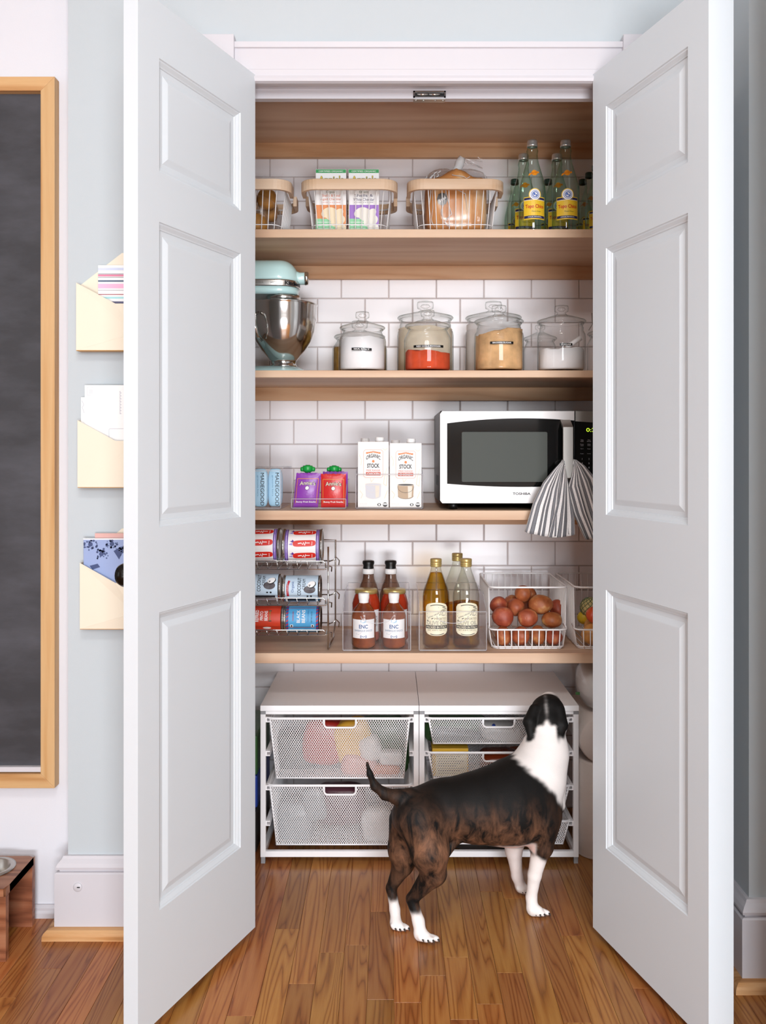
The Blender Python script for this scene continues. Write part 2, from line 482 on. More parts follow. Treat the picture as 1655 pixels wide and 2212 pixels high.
for r in range(-16, 17):        # row r runs upward from grout line tz0 + r*TH
    z0 = tz0 + r * TH + GAP / 2; z1 = z0 + TH - GAP
    if z0 < 0: z0 = 0.002
    if z1 > 2.5 or z1 < 0.02: continue
    shift = 0.0 if r % 2 == 0 else TW / 2
    for c in range(-4, 10):
        x0 = tx0 + shift + c * TW + GAP / 2; x1 = x0 + TW - GAP
        x0, x1 = max(x0, -0.619), min(x1, 0.799)
        if x1 - x0 < 0.01: continue
        if z0 > 2.16: continue
        t = bpy.data.objects.new('tile', tile_mesh(x1 - x0, z1 - z0)); COL.objects.link(t)
        t.parent = back; t.location = ((x0 + x1) / 2, BACK + rnd.uniform(-.0003, .0003), (z0 + z1) / 2)
        t.rotation_euler = (rnd.uniform(-.004, .004), 0, rnd.uniform(-.004, .004))
# floor: a slab with strip planks laid on it
fl = struct(MB().box(-3.2, 2.72, -2.7, 2.95, -0.06, -0.004).build('floor', 'floor_oak'))
PW = 0.0568
plank_cache = {}
def plank_mesh(L):
    if L not in plank_cache:
        w = PW / 2 - 0.0003; e = 0.0004
        q = MB()
        q.add([(-w, 0, -.005), (w, 0, -.005), (w, L, -.005), (-w, L, -.005), (-w, 0, -e), (w, 0, -e), (w, L, -e), (-w, L, -e),
               (-w + e, e, 0), (w - e, e, 0), (w - e, L - e, 0), (-w + e, L - e, 0)],
              [(8, 9, 10, 11), (0, 1, 5, 4), (1, 2, 6, 5), (2, 3, 7, 6), (3, 0, 4, 7), (4, 5, 9, 8), (5, 6, 10, 9), (6, 7, 11, 10), (7, 4, 8, 11)])
        plank_cache[L] = q.mesh('plank', 'floor_oak')
    return plank_cache[L]
fixed = {0: [1.60, 1.835], 1: [1.93], 2: [1.78, 2.0], 3: [1.83], 4: [1.94, 2.3], -1: [1.845, 2.2], -2: [1.72, 2.05], -3: [2.02], -4: [1.90], -5: [2.12]}
for c in range(-26, 27):
    xc = 0.006 + PW / 2 + c * PW
    inside = -0.62 < xc < 0.80
    y_end = 2.845 if inside else (2.18 if xc < -0.775 else 2.11)
    if xc > 0.80: y_end = 1.905
    cuts = fixed.get(c) or sorted(rnd.uniform(1.35, 2.7) for _ in range(2))
    ys = [0.95] + [q for q in cuts if 1.05 < q < y_end - 0.08] + [y_end]
    for y0, y1 in zip(ys[:-1], ys[1:]):
        t = bpy.data.objects.new('plank', plank_mesh(round(y1 - y0 - 0.0006, 3))); COL.objects.link(t)
        t.parent = fl; t.location = (xc, y0, 0)

# ------------------------------------------------------------------ doorway trim
b = MB()
prof = [(2.11, 2.027), (2.096, 2.027), (2.088, 2.030), (2.0855, 2.036), (2.087, 2.0425), (2.092, 2.0445), (2.092, 2.059), (2.0935, 2.0605), (2.0935, 2.1085), (2.0915, 2.110), (2.0885, 2.1105), (2.0875, 2.1235), (2.11, 2.1235)]
b.prism(prof, 'X', -0.372, 0.55)
struct(b.build('trim_1', 'trim_white'))
n = 2
for x0, x1 in ((-0.467, -0.372), (0.55, 0.645)):
    struct(MB().box(x0, x1, 2.080, WF, 2.02, 2.138).build('trim_%d' % n, 'trim_white', bevel=0.0015)); n += 1
    struct(MB().box(x0 + .004, x1 - .004, 2.090, WF, 0, 2.02).build('trim_%d' % n, 'trim_white', bevel=0.002)); n += 1
b = MB(); b.box(-0.372, OX0 + 0.008, WF - 0.001, WI, 0, OZ); b.box(OX1 - 0.008, 0.55, WF - 0.001, WI, 0, OZ); b.box(-0.372, 0.55, WF - 0.001, WI, OZ, OZ + 0.02)
b.box(OX0 + 0.008, OX1 - 0.008, 2.158, 2.178, 2.016, OZ)
struct(b.build('trim_%d' % n, 'trim_white'))
# catch on the head jamb
dc = thing('door_catch', 'chrome spring catch plate under the door header', 'latch', (wx(928, 2.155), 2.156, 2.012))
x0, x1 = wx(893, 2.155), wx(963, 2.155)
b = MB(); b.box(x0, x1, 2.1535, 2.158, 2.030, 2.0335).box(x0, x1, 2.1535, 2.158, 2.018, 2.0205).box(x0, x0 + .004, 2.1535, 2.158, 2.018, 2.0335).box(x1 - .004, x1, 2.1535, 2.158, 2.018, 2.0335)
b.build('plate', 'chrome', dc)
MB().box(x0 + .004, x1 - .004, 2.1565, 2.158, 2.02, 2.0305).build('recess', 'black', dc)
for s in (0.32, 0.68):
    MB().tube([(x0 + (x1 - x0) * (s - .2), 2.156, 2.0255), (x0 + (x1 - x0) * (s + .14), 2.156, 2.0255)], 0.0035, 10).build('roller', 'steel', dc)
MB().box(x0 + .001, x1 - .001, 2.156, 2.176, 2.0135, 2.0157).build('strike_plate', 'brushed', dc)
for s in (.08, .32, .68, .92): MB().lathe([(0, 0), (.003, .0005), (.003, .0025)], (x0 + (x1 - x0) * s, 2.163, 2.0118), 10).build('screw', 'chrome', dc)

# ------------------------------------------------------------------ baseboards
def baseprof(t):   # thickness outward, height
    return [(0, 0.0), (t, 0.0), (t, 0.147), (t - .003, 0.150), (t - .009, 0.1505), (t - .009, .1535), (t - .003, 0.156), (t - .002, 0.162), (t - .006, 0.170), (t - .013, 0.178), (t - .016, 0.184), (0, 0.184)]
bb = baseprof(0.024)
def run_board(pts, prof, inward):
    """sweep a profile along wall corners pts (mitred); inward = outward normal per segment"""
    rings = []
    for i, p in enumerate(pts):
        ns = [Vector(inward[j]) for j in (i - 1, i) if 0 <= j < len(inward)]
        m = ns[0] if len(ns) == 1 else (ns[0] + ns[1]) / (1 + ns[0].dot(ns[1]))
        rings.append([(p[0] + m.x * t, p[1] + m.y * t, z) for t, z in prof])
    return MB().loft(rings, smooth=False)
LW = [(-0.775, 2.18), (-0.775, WF), (-0.467, WF)]; LN = [(-1, 0), (0, -1)]
struct(run_board(LW, bb, LN).build('baseboard_left', 'trim_white'))
qr = [(0.024, 0), (0.046, 0), (0.0455, .010), (.043, .016), (.037, .0215), (.024, .023)]
struct(run_board(LW, qr, LN).build('baseboard_left_shoe', 'quarter_oak'))
RW = [(0.645, WF), (0.775, WF), (0.775, 1.905), (2.6, 1.905)]; RN = [(0, -1), (-1, 0), (0, -1)]
struct(run_board(RW, bb, RN).build('baseboard_right', 'trim_white'))
struct(run_board(RW, qr, RN).build('baseboard_right_shoe', 'quarter_oak'))
struct(run_board([(-3.08, 2.18), (-0.80, 2.18)], [(0, 0), (.014, 0), (.014, .012), (.011, .018), (.012, .024), (.006, .030), (0, .030)], [(0, -1)]).build('baseboard_rear', 'trim_white'))
wp = thing('wall_plug', 'round white painted plug with a dark slot in the baseboard', 'plug', (wx(168, 2.086), 2.086, wz(1916, 2.086)))
cx, cz = wx(168, 2.086), wz(1916, 2.086)
MB().lathe([(0, 0), (.0095, 0), (.0105, .001), (.0105, .003)], (cx, 2.0832, cz), 24, 'Y').build('cover', 'trim_white', wp)
MB().box(cx - .001, cx + .006, 2.0828, 2.084, cz - .001, cz + .0015).build('slot', 'black', wp)

# ------------------------------------------------------------------ shelves
def shelf(z_top, th, label, front=2.456, cleat=0.042, z=None):
    t = thing('shelf', label, 'shelf', (0, front, z_top - th), 'oak pantry shelves')
    MB().box(-0.619, 0.799, front, 2.8445, z_top - th, z_top).build('board', 'shelf_oak', t, bevel=0.0012)
    if cleat: MB().box(-0.619, 0.799, 2.825, 2.8444, z_top - th - cleat, z_top - th).build('cleat', 'cleat_oak', t, bevel=0.0008)
    return t
Z1, Z2, Z3, Z4 = 1.772, 1.3777, 0.986, 0.588
shelf(2.168, 0.024, 'highest oak shelf seen only from below, under the door header', cleat=0.047)
shelf(Z1, 0.0235, 'oak shelf holding the wire baskets and water bottles')
shelf(Z2, 0.020, 'oak shelf holding the stand mixer and glass jars')
shelf(Z3, 0.0265, 'oak shelf holding the microwave and broth cartons')
shelf(Z4, 0.0285, 'lowest oak shelf, holding the can rack and potatoes', cleat=0)

# ------------------------------------------------------------------ the two doors
def make_door(n, label, H, A, t, far_px, near_px, ys, sgn, knob):
    """H hinge corner and A free corner of the face that shows, t thickness away from the opening"""
    H = Vector((H[0], H[1], 0)); A = Vector((A[0], A[1], 0)); e = (A - H); W = e.length; e.normalize()
    nrm = Vector((-e.y, e.x, 0)) * (-1 if sgn > 0 else 1)      # points away from the opening (to the hidden face)
    if nrm.x * sgn < 0: nrm = -nrm
    d = thing('door_%d' % n, label, 'door', (H.x, H.y, 0.0)); struct(d)
    def mp(u, w, z): p = H + e * u + nrm * w; return (p.x, p.y, z)
    def uof(px):
        k = (px - VX) / F; return (k * H.y - H.x) / (e.x - k * e.y)
    u0, u1 = uof(far_px), uof(near_px); df = (H + e * u0).y
    zs = [wz(y, df) for y in ys]; zb, zt = 0.020, 2.045
    def slab(name, ua, ub, za, zc):
        b = MB(); b.hexa([mp(ua, 0, za), mp(ub, 0, za), mp(ub, t, za), mp(ua, t, za), mp(ua, 0, zc), mp(ub, 0, zc), mp(ub, t, zc), mp(ua, t, zc)])
        return b.build(name, 'door_paint', d)
    slab('stile', 0, u0, zb, zt); slab('stile', u1, W, zb, zt)
    for za, zc in ((zs[0], zt), (zs[2], zs[1]), (zs[4], zs[3]), (zb, zs[5])): slab('rail', u0, u1, za, zc)
    pro = [(0, 0), (.0015, .0025), (.004, .003), (.010, .0075), (.0125, .0085), (.0135, .0105), (.024, .0108), (.036, .0065), (.038, .0062)]
    for za, zc in ((zs[1], zs[0]), (zs[3], zs[2]), (zs[5], zs[4])):
        b = MB(); rings = []
        for i, (o_, w) in enumerate(pro):
            rings.append([mp(u0 + o_, w, za + o_), mp(u1 - o_, w, za + o_), mp(u1 - o_, w, zc - o_), mp(u0 + o_, w, zc - o_)])
        b.loft(rings, smooth=False, cap=False)
        o = len(b.v); b.f.append([o - 4, o - 3, o - 2, o - 1]); b.m.append(0); b.s.append(False)
        b.add([mp(u0, t - .006, za), mp(u1, t - .006, za), mp(u1, t - .006, zc), mp(u0, t - .006, zc)], [(0, 1, 2, 3)])
        b.build('panel', 'door_paint', d, recalc=False)
    if knob:
        c = H + e * (W - 0.055) + nrm * t; zk = wz(1243, 1.76)
        rings = []; prof = [(.026, 0), (.026, .004), (.011, .007), (.010, .018), (.015, .024), (.0225, .032), (.0245, .041), (.021, .050), (.012, .055), (.002, .0565)]
        b = MB()
        for (r, w) in prof:
            q = c + nrm * w; rings.append([(q.x + e.x * r * math.cos(2 * PI * i / 24), q.y + e.y * r * math.cos(2 * PI * i / 24), zk + r * math.sin(2 * PI * i / 24)) for i in range(24)])
        b.loft(rings); b.build('knob', 'bronze_black', d)
    for zh in (0.25, 1.05, 1.85):     # hinges on the hinge edge
        q = H + nrm * (t + .004); MB().tube([(q.x, q.y, zh - .045), (q.x, q.y, zh + .045)], 0.0055, 10).build('hinge', 'brushed', d)
    return d
make_door(1, 'pale grey panelled door open beside the wall pockets, dark knob behind it', (-0.323, 2.09), (-0.4865, 1.69), 0.034, 520, 344, (243, 455, 548, 1117, 1276, 1831), -1, True)
make_door(2, 'pale grey panelled door open in front of the shaded wall corner', (0.4796, 2.09), (0.6037, 1.672), 0.056, 1309, 1486, (229, 443, 536, 1112, 1274, 1833), 1, False)

# ------------------------------------------------------------------ flush ceiling lamp over the floor in front of the pantry
cl = thing('ceiling_light', 'round white flush ceiling lamp above the floor before the pantry', 'lamp', (-0.1, 0.0, CEIL))
MB().lathe([(0, CEIL), (.30, CEIL), (.30, CEIL - .028), (.285, CEIL - .030), (.285, CEIL - .02)], (-0.1, 0.0, 0), 48).build('housing', 'trim_white', cl)
MB().lathe([(.285, CEIL - .020), (.27, CEIL - .026), (0, CEIL - .027)], (-0.1, 0.0, 0), 48).build('diffuser', mat('diffuser', '#ffffff', .5, emit='#fff4e8', estr=3.0), cl)
l = bpy.data.lights.new('lamp_light', 'AREA'); l.shape = 'DISK'; l.size = 0.54; l.energy = 34; l.color = (1.0, 0.97, 0.93)
lo_ = bpy.data.objects.new('lamp_light', l); COL.objects.link(lo_); lo_.location = (-0.1, 0.0, CEIL - 0.032)

# ================================================================== left of the doorway
# ---- chalkboard
m, nt, bs, out = new_mat('chalk_black'); M['chalk_black'] = m
tc = N(nt, 'ShaderNodeTexCoord'); mp_ = N(nt, 'ShaderNodeMapping'); mp_.inputs['Scale'].default_value = (1.2, 1, 3.0)
n1 = N(nt, 'ShaderNodeTexNoise'); n1.inputs['Scale'].default_value = 2.4; n1.inputs['Detail'].default_value = 6; n1.inputs['Roughness'].default_value = 0.62
nt.links.new(tc.outputs['Object'], mp_.inputs[0]); nt.links.new(mp_.outputs[0], n1.inputs['Vector'])
cr = N(nt, 'ShaderNodeValToRGB'); cr.color_ramp.elements[0].position = 0.42; cr.color_ramp.elements[0].color = (*C('#2f2e32'), 1)
cr.color_ramp.elements[1].position = 0.78; cr.color_ramp.elements[1].color = (*C('#4e4e55'), 1)
nt.links.new(n1.outputs['Fac'], cr.inputs[0]); nt.links.new(cr.outputs[0], bs.inputs['Base Color']); bs.inputs['Roughness'].default_value = 0.6
xr, xl, zt, zb, fw = -0.8227, -1.86, 2.067, 0.327, 0.0345
cb_ = thing('chalkboard', 'tall smudged chalkboard in a light oak frame on the white wall', 'chalkboard', ((xr + xl) / 2, 2.18, zb))
y0, y1 = 2.150, 2.1795
def mitre(name, a, b_, c, d, m_):
    q = MB(); q.hexa([(a[0], y0, a[1]), (b_[0], y0, b_[1]), (b_[0], y1, b_[1]), (a[0], y1, a[1]), (d[0], y0, d[1]), (c[0], y0, c[1]), (c[0], y1, c[1]), (d[0], y1, d[1])])
    return q.build(name, m_, cb_, bevel=0.001)
mitre('frame_rail', (xl + fw, zt - fw), (xr - fw, zt - fw), (xr, zt), (xl, zt), 'frame_oak_x')
mitre('frame_rail', (xl, zb), (xr, zb), (xr - fw, zb + fw), (xl + fw, zb + fw), 'frame_oak_x')
mitre('frame_stile', (xr - fw, zb + fw), (xr, zb), (xr, zt), (xr - fw, zt - fw), 'frame_oak')
mitre('frame_stile', (xl, zb), (xl + fw, zb + fw), (xl + fw, zt - fw), (xl, zt), 'frame_oak')
MB().box(xl + .02, xr - .02, 2.171, 2.1785, zb + .02, zt - .02).build('board', 'chalk_black', cb_)
MB().box(xl + fw, xr - fw, 2.158, 2.1715, zb + fw + .002, zb + fw + .0145).build('chalk_ledge', 'trim_white', cb_, bevel=0.001)
# ---- raised pet feeder with a bowl
fx = -0.868
pf = thing('pet_feeder', 'low reddish wood feeder stand with an open side on the floor', 'feeder', (fx - 0.2, 2.06, 0))
def ring_plank(x0, x1, y0, y1, z0, z1, cx, cy, r, n=40):
    """plank with a round hole"""
    q = MB(); vs_ = []; fs = []
    outer = []
    for i in range(n):
        a = 2 * PI * i / n; dx, dy = math.cos(a), math.sin(a)
        k = min(((x1 - cx) if dx > 0 else (cx - x0)) / max(abs(dx), 1e-6), ((y1 - cy) if dy > 0 else (cy - y0)) / max(abs(dy), 1e-6))
        outer.append((cx + dx * k, cy + dy * k))
    inn = [(cx + r * math.cos(2 * PI * i / n), cy + r * math.sin(2 * PI * i / n)) for i in range(n)]
    for z in (z0, z1):
        vs_ += [(p[0], p[1], z) for p in outer] + [(p[0], p[1], z) for p in inn]
    for i in range(n):
        j = (i + 1) % n
        fs += [(i, j, n + j, n + i), (2 * n + i, 3 * n + i, 3 * n + j, 2 * n + j), (i, 2 * n + i, 2 * n + j, j), (n + i, n + j, 3 * n + j, 3 * n + i)]
    q.add(vs_, fs); q.box(x0, x0 + .0005, y0, y1, z0, z1); q.box(x1 - .0005, x1, y0, y1, z0, z1)
    return q
bxc, byc, br = -0.945, 2.079, 0.048
ring_plank(fx - 0.40, fx, 1.981, 2.143, 0.147, 0.165, bxc, byc, br - .004).build('top', 'walnut_box', pf)
MB().box(fx - 0.40, fx, 1.981, 1.997, 0, 0.147).build('front_panel', 'walnut_box', pf, bevel=.0008)
MB().box(fx - 0.40, fx, 2.127, 2.143, 0, 0.147).build('back_panel', 'walnut_box', pf, bevel=.0008)
MB().box(fx - 0.40, fx - 0.384, 1.997, 2.127, 0, 0.147).build('end_panel', 'walnut_box', pf)
bw = MB(); bw.lathe([(br + .006, .1655), (br + .006, .168), (br - .003, .1695), (br - .007, .1675), (br - .013, .135), (br - .02, .118), (0, .116), ], (bxc, byc, 0), 36)
tag(bw.build('pet_bowl', 'brushed', base=(bxc, byc, .116)), 'stainless steel bowl sunk into the wooden feeder', 'bowl')

# ---- gold wall pockets with papers
mat('gold', '#eadfcb', 0.45, 0.15); mat('gold_edge', '#cf9a54', 0.4, 0.5)
EXC = -0.605; HWD = 0.140; YB, YFT = 2.1085, 2.078
def pocket(px_l, y_lt, y_bot, flap_top, label, fold):
    hw = EXC - wx(px_l, 2.085)
    xl_, xr_ = EXC - hw, EXC + hw
    zb_, zl = wz(y_bot, 2.085), wz(y_lt, 2.085); zv = zl - hw * 0.36; vx = 0.045
    t = thing('wall_pocket', label, 'wall pocket', (EXC, YB, zb_), 'brass envelope wall pockets')
    # back plate with the pointed flap
    bk = MB(); ft = zl + 0.075 if flap_top is None else wz(flap_top, 2.10)
    bk.prism([(xl_, zb_), (xr_, zb_), (xr_, zl), (EXC + .04, ft), (EXC - .04, ft), (xl_, zl)], 'Y', YB - .0012, YB)
    bk.build('back_plate', 'gold', t)
    fr = MB(); th = .0016
    yo = YFT; yi = YFT + .016
    # front: two side folds and a lower fold meeting in shallow creases
    ctr = (EXC, zb_ + (zv - zb_) * (0.92 if fold else 0.35)); L = [(xl_, zl), (EXC - vx, zv), (EXC + vx, zv), (xr_, zl)]
    bl, br_ = (xl_, zb_), (xr_, zb_); dy = .0045
    def pt(p, y): return (p[0], y, p[1])
    fr.add([pt(L[0], yo), pt(L[1], yo - dy), pt(ctr, yo - dy), pt(bl, yo)], [(0, 1, 2, 3)])
    fr.add([pt(L[3], yo), pt(L[2], yo - dy), pt(ctr, yo - dy), pt(br_, yo)], [(0, 1, 2, 3)])
    fr.add([pt(L[1], yo - dy), pt(L[2], yo - dy), pt(ctr, yo - dy)], [(0, 1, 2)])
    fr.add([pt(bl, yo), pt(ctr, yo - dy), pt(br_, yo)], [(0, 1, 2)])
    f = fr.build('front_panel', 'gold', t, recalc=False)
    md = f.modifiers.new('sheet', 'SOLIDIFY'); md.thickness = th; md.offset = 0
    MB().box(xl_, xl_ + .0015, yo, YB, zb_, zl).build('side_panel', 'gold', t); MB().box(xr_ - .0015, xr_, yo, YB, zb_, zl).build('side_panel', 'gold', t)
    MB().box(xl_, xr_, yo, YB, zb_ - .0015, zb_).build('bottom_panel', 'gold_edge', t)
    return t, xl_, zb_, zl, zv
pocket(167, 612, 757, 545, 'topmost brass envelope pocket on the wall, with a striped card', False)
pocket(170, 908, 1052, None, 'middle brass envelope pocket on the wall, full of white mail', True)
pocket(175, 1215, 1357, 1142, 'lowest brass envelope pocket on the wall, holding a blue notebook', False)
def sheet(name, label, cat, px0, x1, py0, z0, yf, th, m_, bev=0.0):
    x0 = wx(px0, yf); z1 = wz(py0, yf)
    o = thing(name, label, cat, ((x0 + x1) / 2, yf, z0))
    MB().box(x0, x1, yf, yf + th, z0, z1).build('body', m_, o, bevel=bev)
    return o, x0, z1
# striped card
o, x0, z1 = sheet('greeting_card', 'card with pink, blue and grey painted stripes in the topmost pocket', 'card', 212, -0.52, 573, wz(735, 2.09), 2.092, .0015, 'paper_white')
W_ = -0.52 - x0; pr = Print(on_front(x0, 2.092, z1))
for v, h, c in ((.006, .006, '#ccd2e8'), (.020, .0012, '#555a66'), (.022, .0045, '#d9809c'), (.028, .0010, '#3a3a44'), (.0355, .004, '#5a6a80'), (.044, .011, '#ecb3cf'), (.059, .001, '#8a7c88'), (.0685, .0018, '#a84a55'), (.075, .0045, '#a9dadb'), (.086, .005, '#5f5d7a'), (.100, .006, '#d9809c'), (.118, .004, '#5a6a80')):
    pr.rect(0, -v - h, W_, -v, ink('stripe' + c, c))
pr.build('print', o)
# mail in the middle pocket
o, x0, z1 = sheet('envelope', 'white window envelope standing upright in the middle pocket', 'envelope', 183, -0.50, 832, wz(1035, 2.09), 2.088, .0014, 'paper_white')
pr = Print(on_front(x0, 2.088, z1)); gi = ink('print_grey', '#b9b8c2')
pr.line([(.006, -.006), (.020, -.005), (.020, -.023), (.006, -.024), (.006, -.006)], .0006, gi)
for k in range(4): pr.rect(.0085 + k * .003, -.020, .0093 + k * .003, -.010, gi)
pr.line([(.058, -.135), (.058, -.105), (.06, -.1035), (.16, -.1035)], .0010, gi)
for k in range(16): pr.rect(.083, -.016 - k * .0035, .085 + .002 * (k % 2), -.014 - k * .0035, gi)
pr.build('print', o)
o, x0, z1 = sheet('paper_sheet', 'creased white sheet behind the window envelope', 'paper', 175, -0.53, 858, wz(1035, 2.098), 2.097, .0008, 'paper_white')
pr = Print(on_front(x0, 2.097, z1)); pr.line([(.002, -.008), (.007, -.018), (.003, -.024), (.008, -.038)], .0012, gi); pr.build('print', o)
# blue notebook and the ones behind it
mat('book_blue', '#93a3cb', 0.5)
o, x0, z1 = sheet('notebook', 'blue notebook with dark berry pattern in the lowest pocket', 'notebook', 180, -0.505, 1163, wz(1345, 2.09), 2.087, .005, 'book_blue', bev=.0012)
pr = Print(on_front(x0, 2.087, z1)); nv = ink('berry', '#3d4a73'); pr.rect(0, -.003, .25, 0, 'paper_white')
r2 = random.Random(3)
for cx_, cy_, k in ((.017, -.014, 20), (.068, -.013, 20), (.043, -.037, 24), (.10, -.03, 18)):
    pr.ell(cx_, cy_, .0055, .0055, nv)
    for i in range(k):
        a = r2.uniform(0, 2 * PI); rr = r2.uniform(.007, .017); pr.ell(cx_ + rr * math.cos(a), max(-.2, min(cy_ + rr * math.sin(a) * .85, -.0055)), *([r2.uniform(.001, .003)] * 2), nv, n=10)
pr.poly([(.085, -.05), (.072, -.03), (.088, -.02), (.105, -.018), (.105, -.03), (.092, -.036)], nv); pr.poly([(.015, -.065), (.034, -.06), (.04, -.068), (.022, -.074)], nv)
pr.build('cover_print', o)
mat('book_pink', '#d7a8a0', 0.6)
o, x0, z1 = sheet('notebook', 'dusty pink notebook behind the blue one', 'notebook', 205, -0.51, 1152, wz(1345, 2.10), 2.094, .004, 'book_pink')
mat('cream_card', '#f6ecd4', 0.7)

# ================================================================== top shelf
# ---- wire baskets with bent beech handles
def superpath(hx, y0, y1, r, n=5, closed=True):
    """rounded rectangle in plan"""
    pts = []
    for cx, cy, a0 in ((hx - r, y1 - r, 0), (-hx + r, y1 - r, PI / 2), (-hx + r, y0 + r, PI), (hx - r, y0 + r, 1.5 * PI)):
        for i in range(n + 1):
            a = a0 + PI / 2 * i / n; pts.append((cx + r * math.cos(a), cy + r * math.sin(a)))
    return pts
def band(path, z0, z1, t):
    """flat bent strip along a plan path"""
    rings = []; k = len(path)
    for i, p in enumerate(path):
        a = Vector(path[max(i - 1, 0)]); c = Vector(path[min(i + 1, k - 1)]); d = (c - a).normalized(); nn = Vector((-d.y, d.x)) * t / 2
        rings.append([(p[0] - nn.x, p[1] - nn.y, z0), (p[0] + nn.x, p[1] + nn.y, z0), (p[0] + nn.x, p[1] + nn.y, z1), (p[0] - nn.x, p[1] - nn.y, z1)])
    return rings
def make_basket():
    t = thing('wire_basket', 'x', 'basket', (0, 0, 0), 'white wire baskets with beech handles')
    H, D = 0.130, 0.235; ht, hb = 0.119, 0.105
    def at(s, y): return ht * s + hb * (1 - s)
    def ring(s, inset=0.0):
        z = .002 + (H - .002) * s; k = at(s, 0) - inset; yy = .010 * (1 - s)
        return [(x, y, z) for x, y in superpath(k, yy + inset, D - yy - inset, .032)]
    MB().tube(ring(1), .0024, 8, True).build('rim', 'white_wire', t)
    MB().tube(ring(.19), .0014, 6, True).build('hoop', 'white_wire', t)
    MB().tube(ring(0), .0018, 6, True).build('base_ring', 'white_wire', t)
    nx = 11
    for nm, yt, yb in (('front_wires', 0, .010), ('back_wires', D, D - .010)):
        b = MB()
        for i in range(nx):
            s = -1 + 2 * (i + .5) / nx
            b.tube([(s * ht * .92, yt, H), (s * hb * .93, yb, .002)], .0013, 6)
        o = b.build(nm, 'white_wire', t); o['kind'] = 'stuff'
    for sg in (-1, 1):
        b = MB()
        for i in range(11):
            y = .035 + (D - .07) * i / 10
            b.tube([(sg * ht, y, H), (sg * hb, y, .002)], .0013, 6)
        b.build('side_wires', 'white_wire', t)['kind'] = 'stuff'
    b = MB()
    for i in range(9):
        x = -.09 + .18 * i / 8; b.tube([(x, .012, .002), (x, D - .012, .002)], .0012, 5)
    b.build('floor_wires', 'white_wire', t)['kind'] = 'stuff'
    for sg in (-1, 1):      # a bent beech strip round the front, another round the back
        hx = ht + .014; r = .042
        pts = [(hx, .078)]
        for cx, a0 in ((hx - r, 0.0), (-hx + r, -PI / 2)):
            for i in range(8): 
                a = a0 - PI / 2 * i / 7; pts.append((cx + r * math.cos(a), -.011 + r + r * math.sin(a)))
        pts.append((-hx, .078))
        if sg > 0: pts = [(x, D - y) for x, y in pts]
        MB().loft(band(pts, H - .010, H + .020, .011), smooth=False).build('handle', 'beech', t, bevel=.0012)
    return t
bk0 = make_basket()
yb_ = 2.500
for i, (px, lab) in enumerate(((985, 'white wire basket with beech handle holding the bagged loaf'), (754, 'white wire basket with beech handle holding two pasta boxes'), (523, 'white wire basket with beech handle holding bagged rolls, by the door'))):
    loc = (wx(px, yb_), yb_, Z1)
    if i == 0: bk0.location = loc; ORG[bk0] = Vector(loc); bk0['label'] = lab
    else: copy_tree(bk0, loc, lab)

# ---- pasta boxes
for nm, c in (('leaf_green', '#2f9a52'), ('mac_orange', '#e08a4c'), ('mac_purple', '#9a6cc4'), ('mint', '#8ccf9e'), ('pasta_cream', '#ecd9b8'), ('pasta_pale', '#e9e4da'), ('logo_yellow', '#e2bf3c'), ('olive_ink', '#5a6638'), ('orange_ink', '#d06a35'), ('purple_ink', '#3a2a55'), ('box_white', '#efedec')): mat(nm, c, 0.45)
def pasta_box(cpx, ink1, field, pasta, lines, label, tilt):
    d = 2.535; w = .088; h = .187; x = wx(cpx, d); z = Z1 + .006
    t = thing('pasta_box', label, 'box', (x, d, z), 'pasta boxes in the middle wire basket')
    MB().box(x - w / 2, x + w / 2, d, d + .045, z, z + h).build('carton', 'box_white', t, bevel=.0006)
    pr = Print(on_front(x, d, z), .0003)
    e = w / 2 - .0006
    pr.rect(-e, h - .011, e, h - .001, 'leaf_green'); pr.text('CERTIFIED ORGANIC', 0, h - .0062, .0042, 'paper_white', 2, w * .8, off=.01)
    pr.text("Annie's", 0, h - .030, .0225, 'olive_ink', 2, w * .84, off=.045); pr.text("Annie's", 0, h - .030, .0215, 'logo_yellow', 3, w * .81, off=.0)
    pr.text('Organic', 0, h - .0665, .008, 'olive_ink', 2, .027)
    pr.text(lines[0], 0, h - .076, .0075, ink1, 2, w * .60); pr.text(lines[1], 0, h - .0875, .0085, ink1, 2, w * .68)
    pr.text('MACARONI & CHEESE', 0, h - .096, .0026, ink1, 2, w * .62)
    pr.rect(-e, .001, e, h - .103, field, 1)
    pr.rect(-e, .001, .012, .044, 'mint', 2)
    for k in range(4): pr.rect(-e + .005, .006 + k * .009, .005, .0075 + k * .009, 'paper_white', 3)
    for q_, (u, v, a, b_, r) in enumerate(((-.008, .062, .021, .014, .4), (.006, .052, .024, .016, -.3), (.022, .060, .016, .011, .7), (.020, .038, .022, .016, .5), (.028, .016, .016, .014, 0), (0, .066, .016, .010, 0))): pr.ell(u, v, a, b_, pasta, 3 + q_ * .4, 18, r)
    pr.ell(.008, .008, .006, .006, 'box_white', 6.5); pr.ell(.023, .008, .006, .0055, 'leaf_green', 6.5)
    pr.build('print', t)
    return t
pasta_box(715, 'orange_ink', 'mac_orange', 'pasta_cream', ('Shells & Real', 'Aged Cheddar'), 'orange and white pasta shells box with green top', 0)
pasta_box(786, 'purple_ink', 'mac_purple', 'pasta_pale', ('Shells &', 'White Cheddar'), 'purple and white pasta shells box with green top', 0)

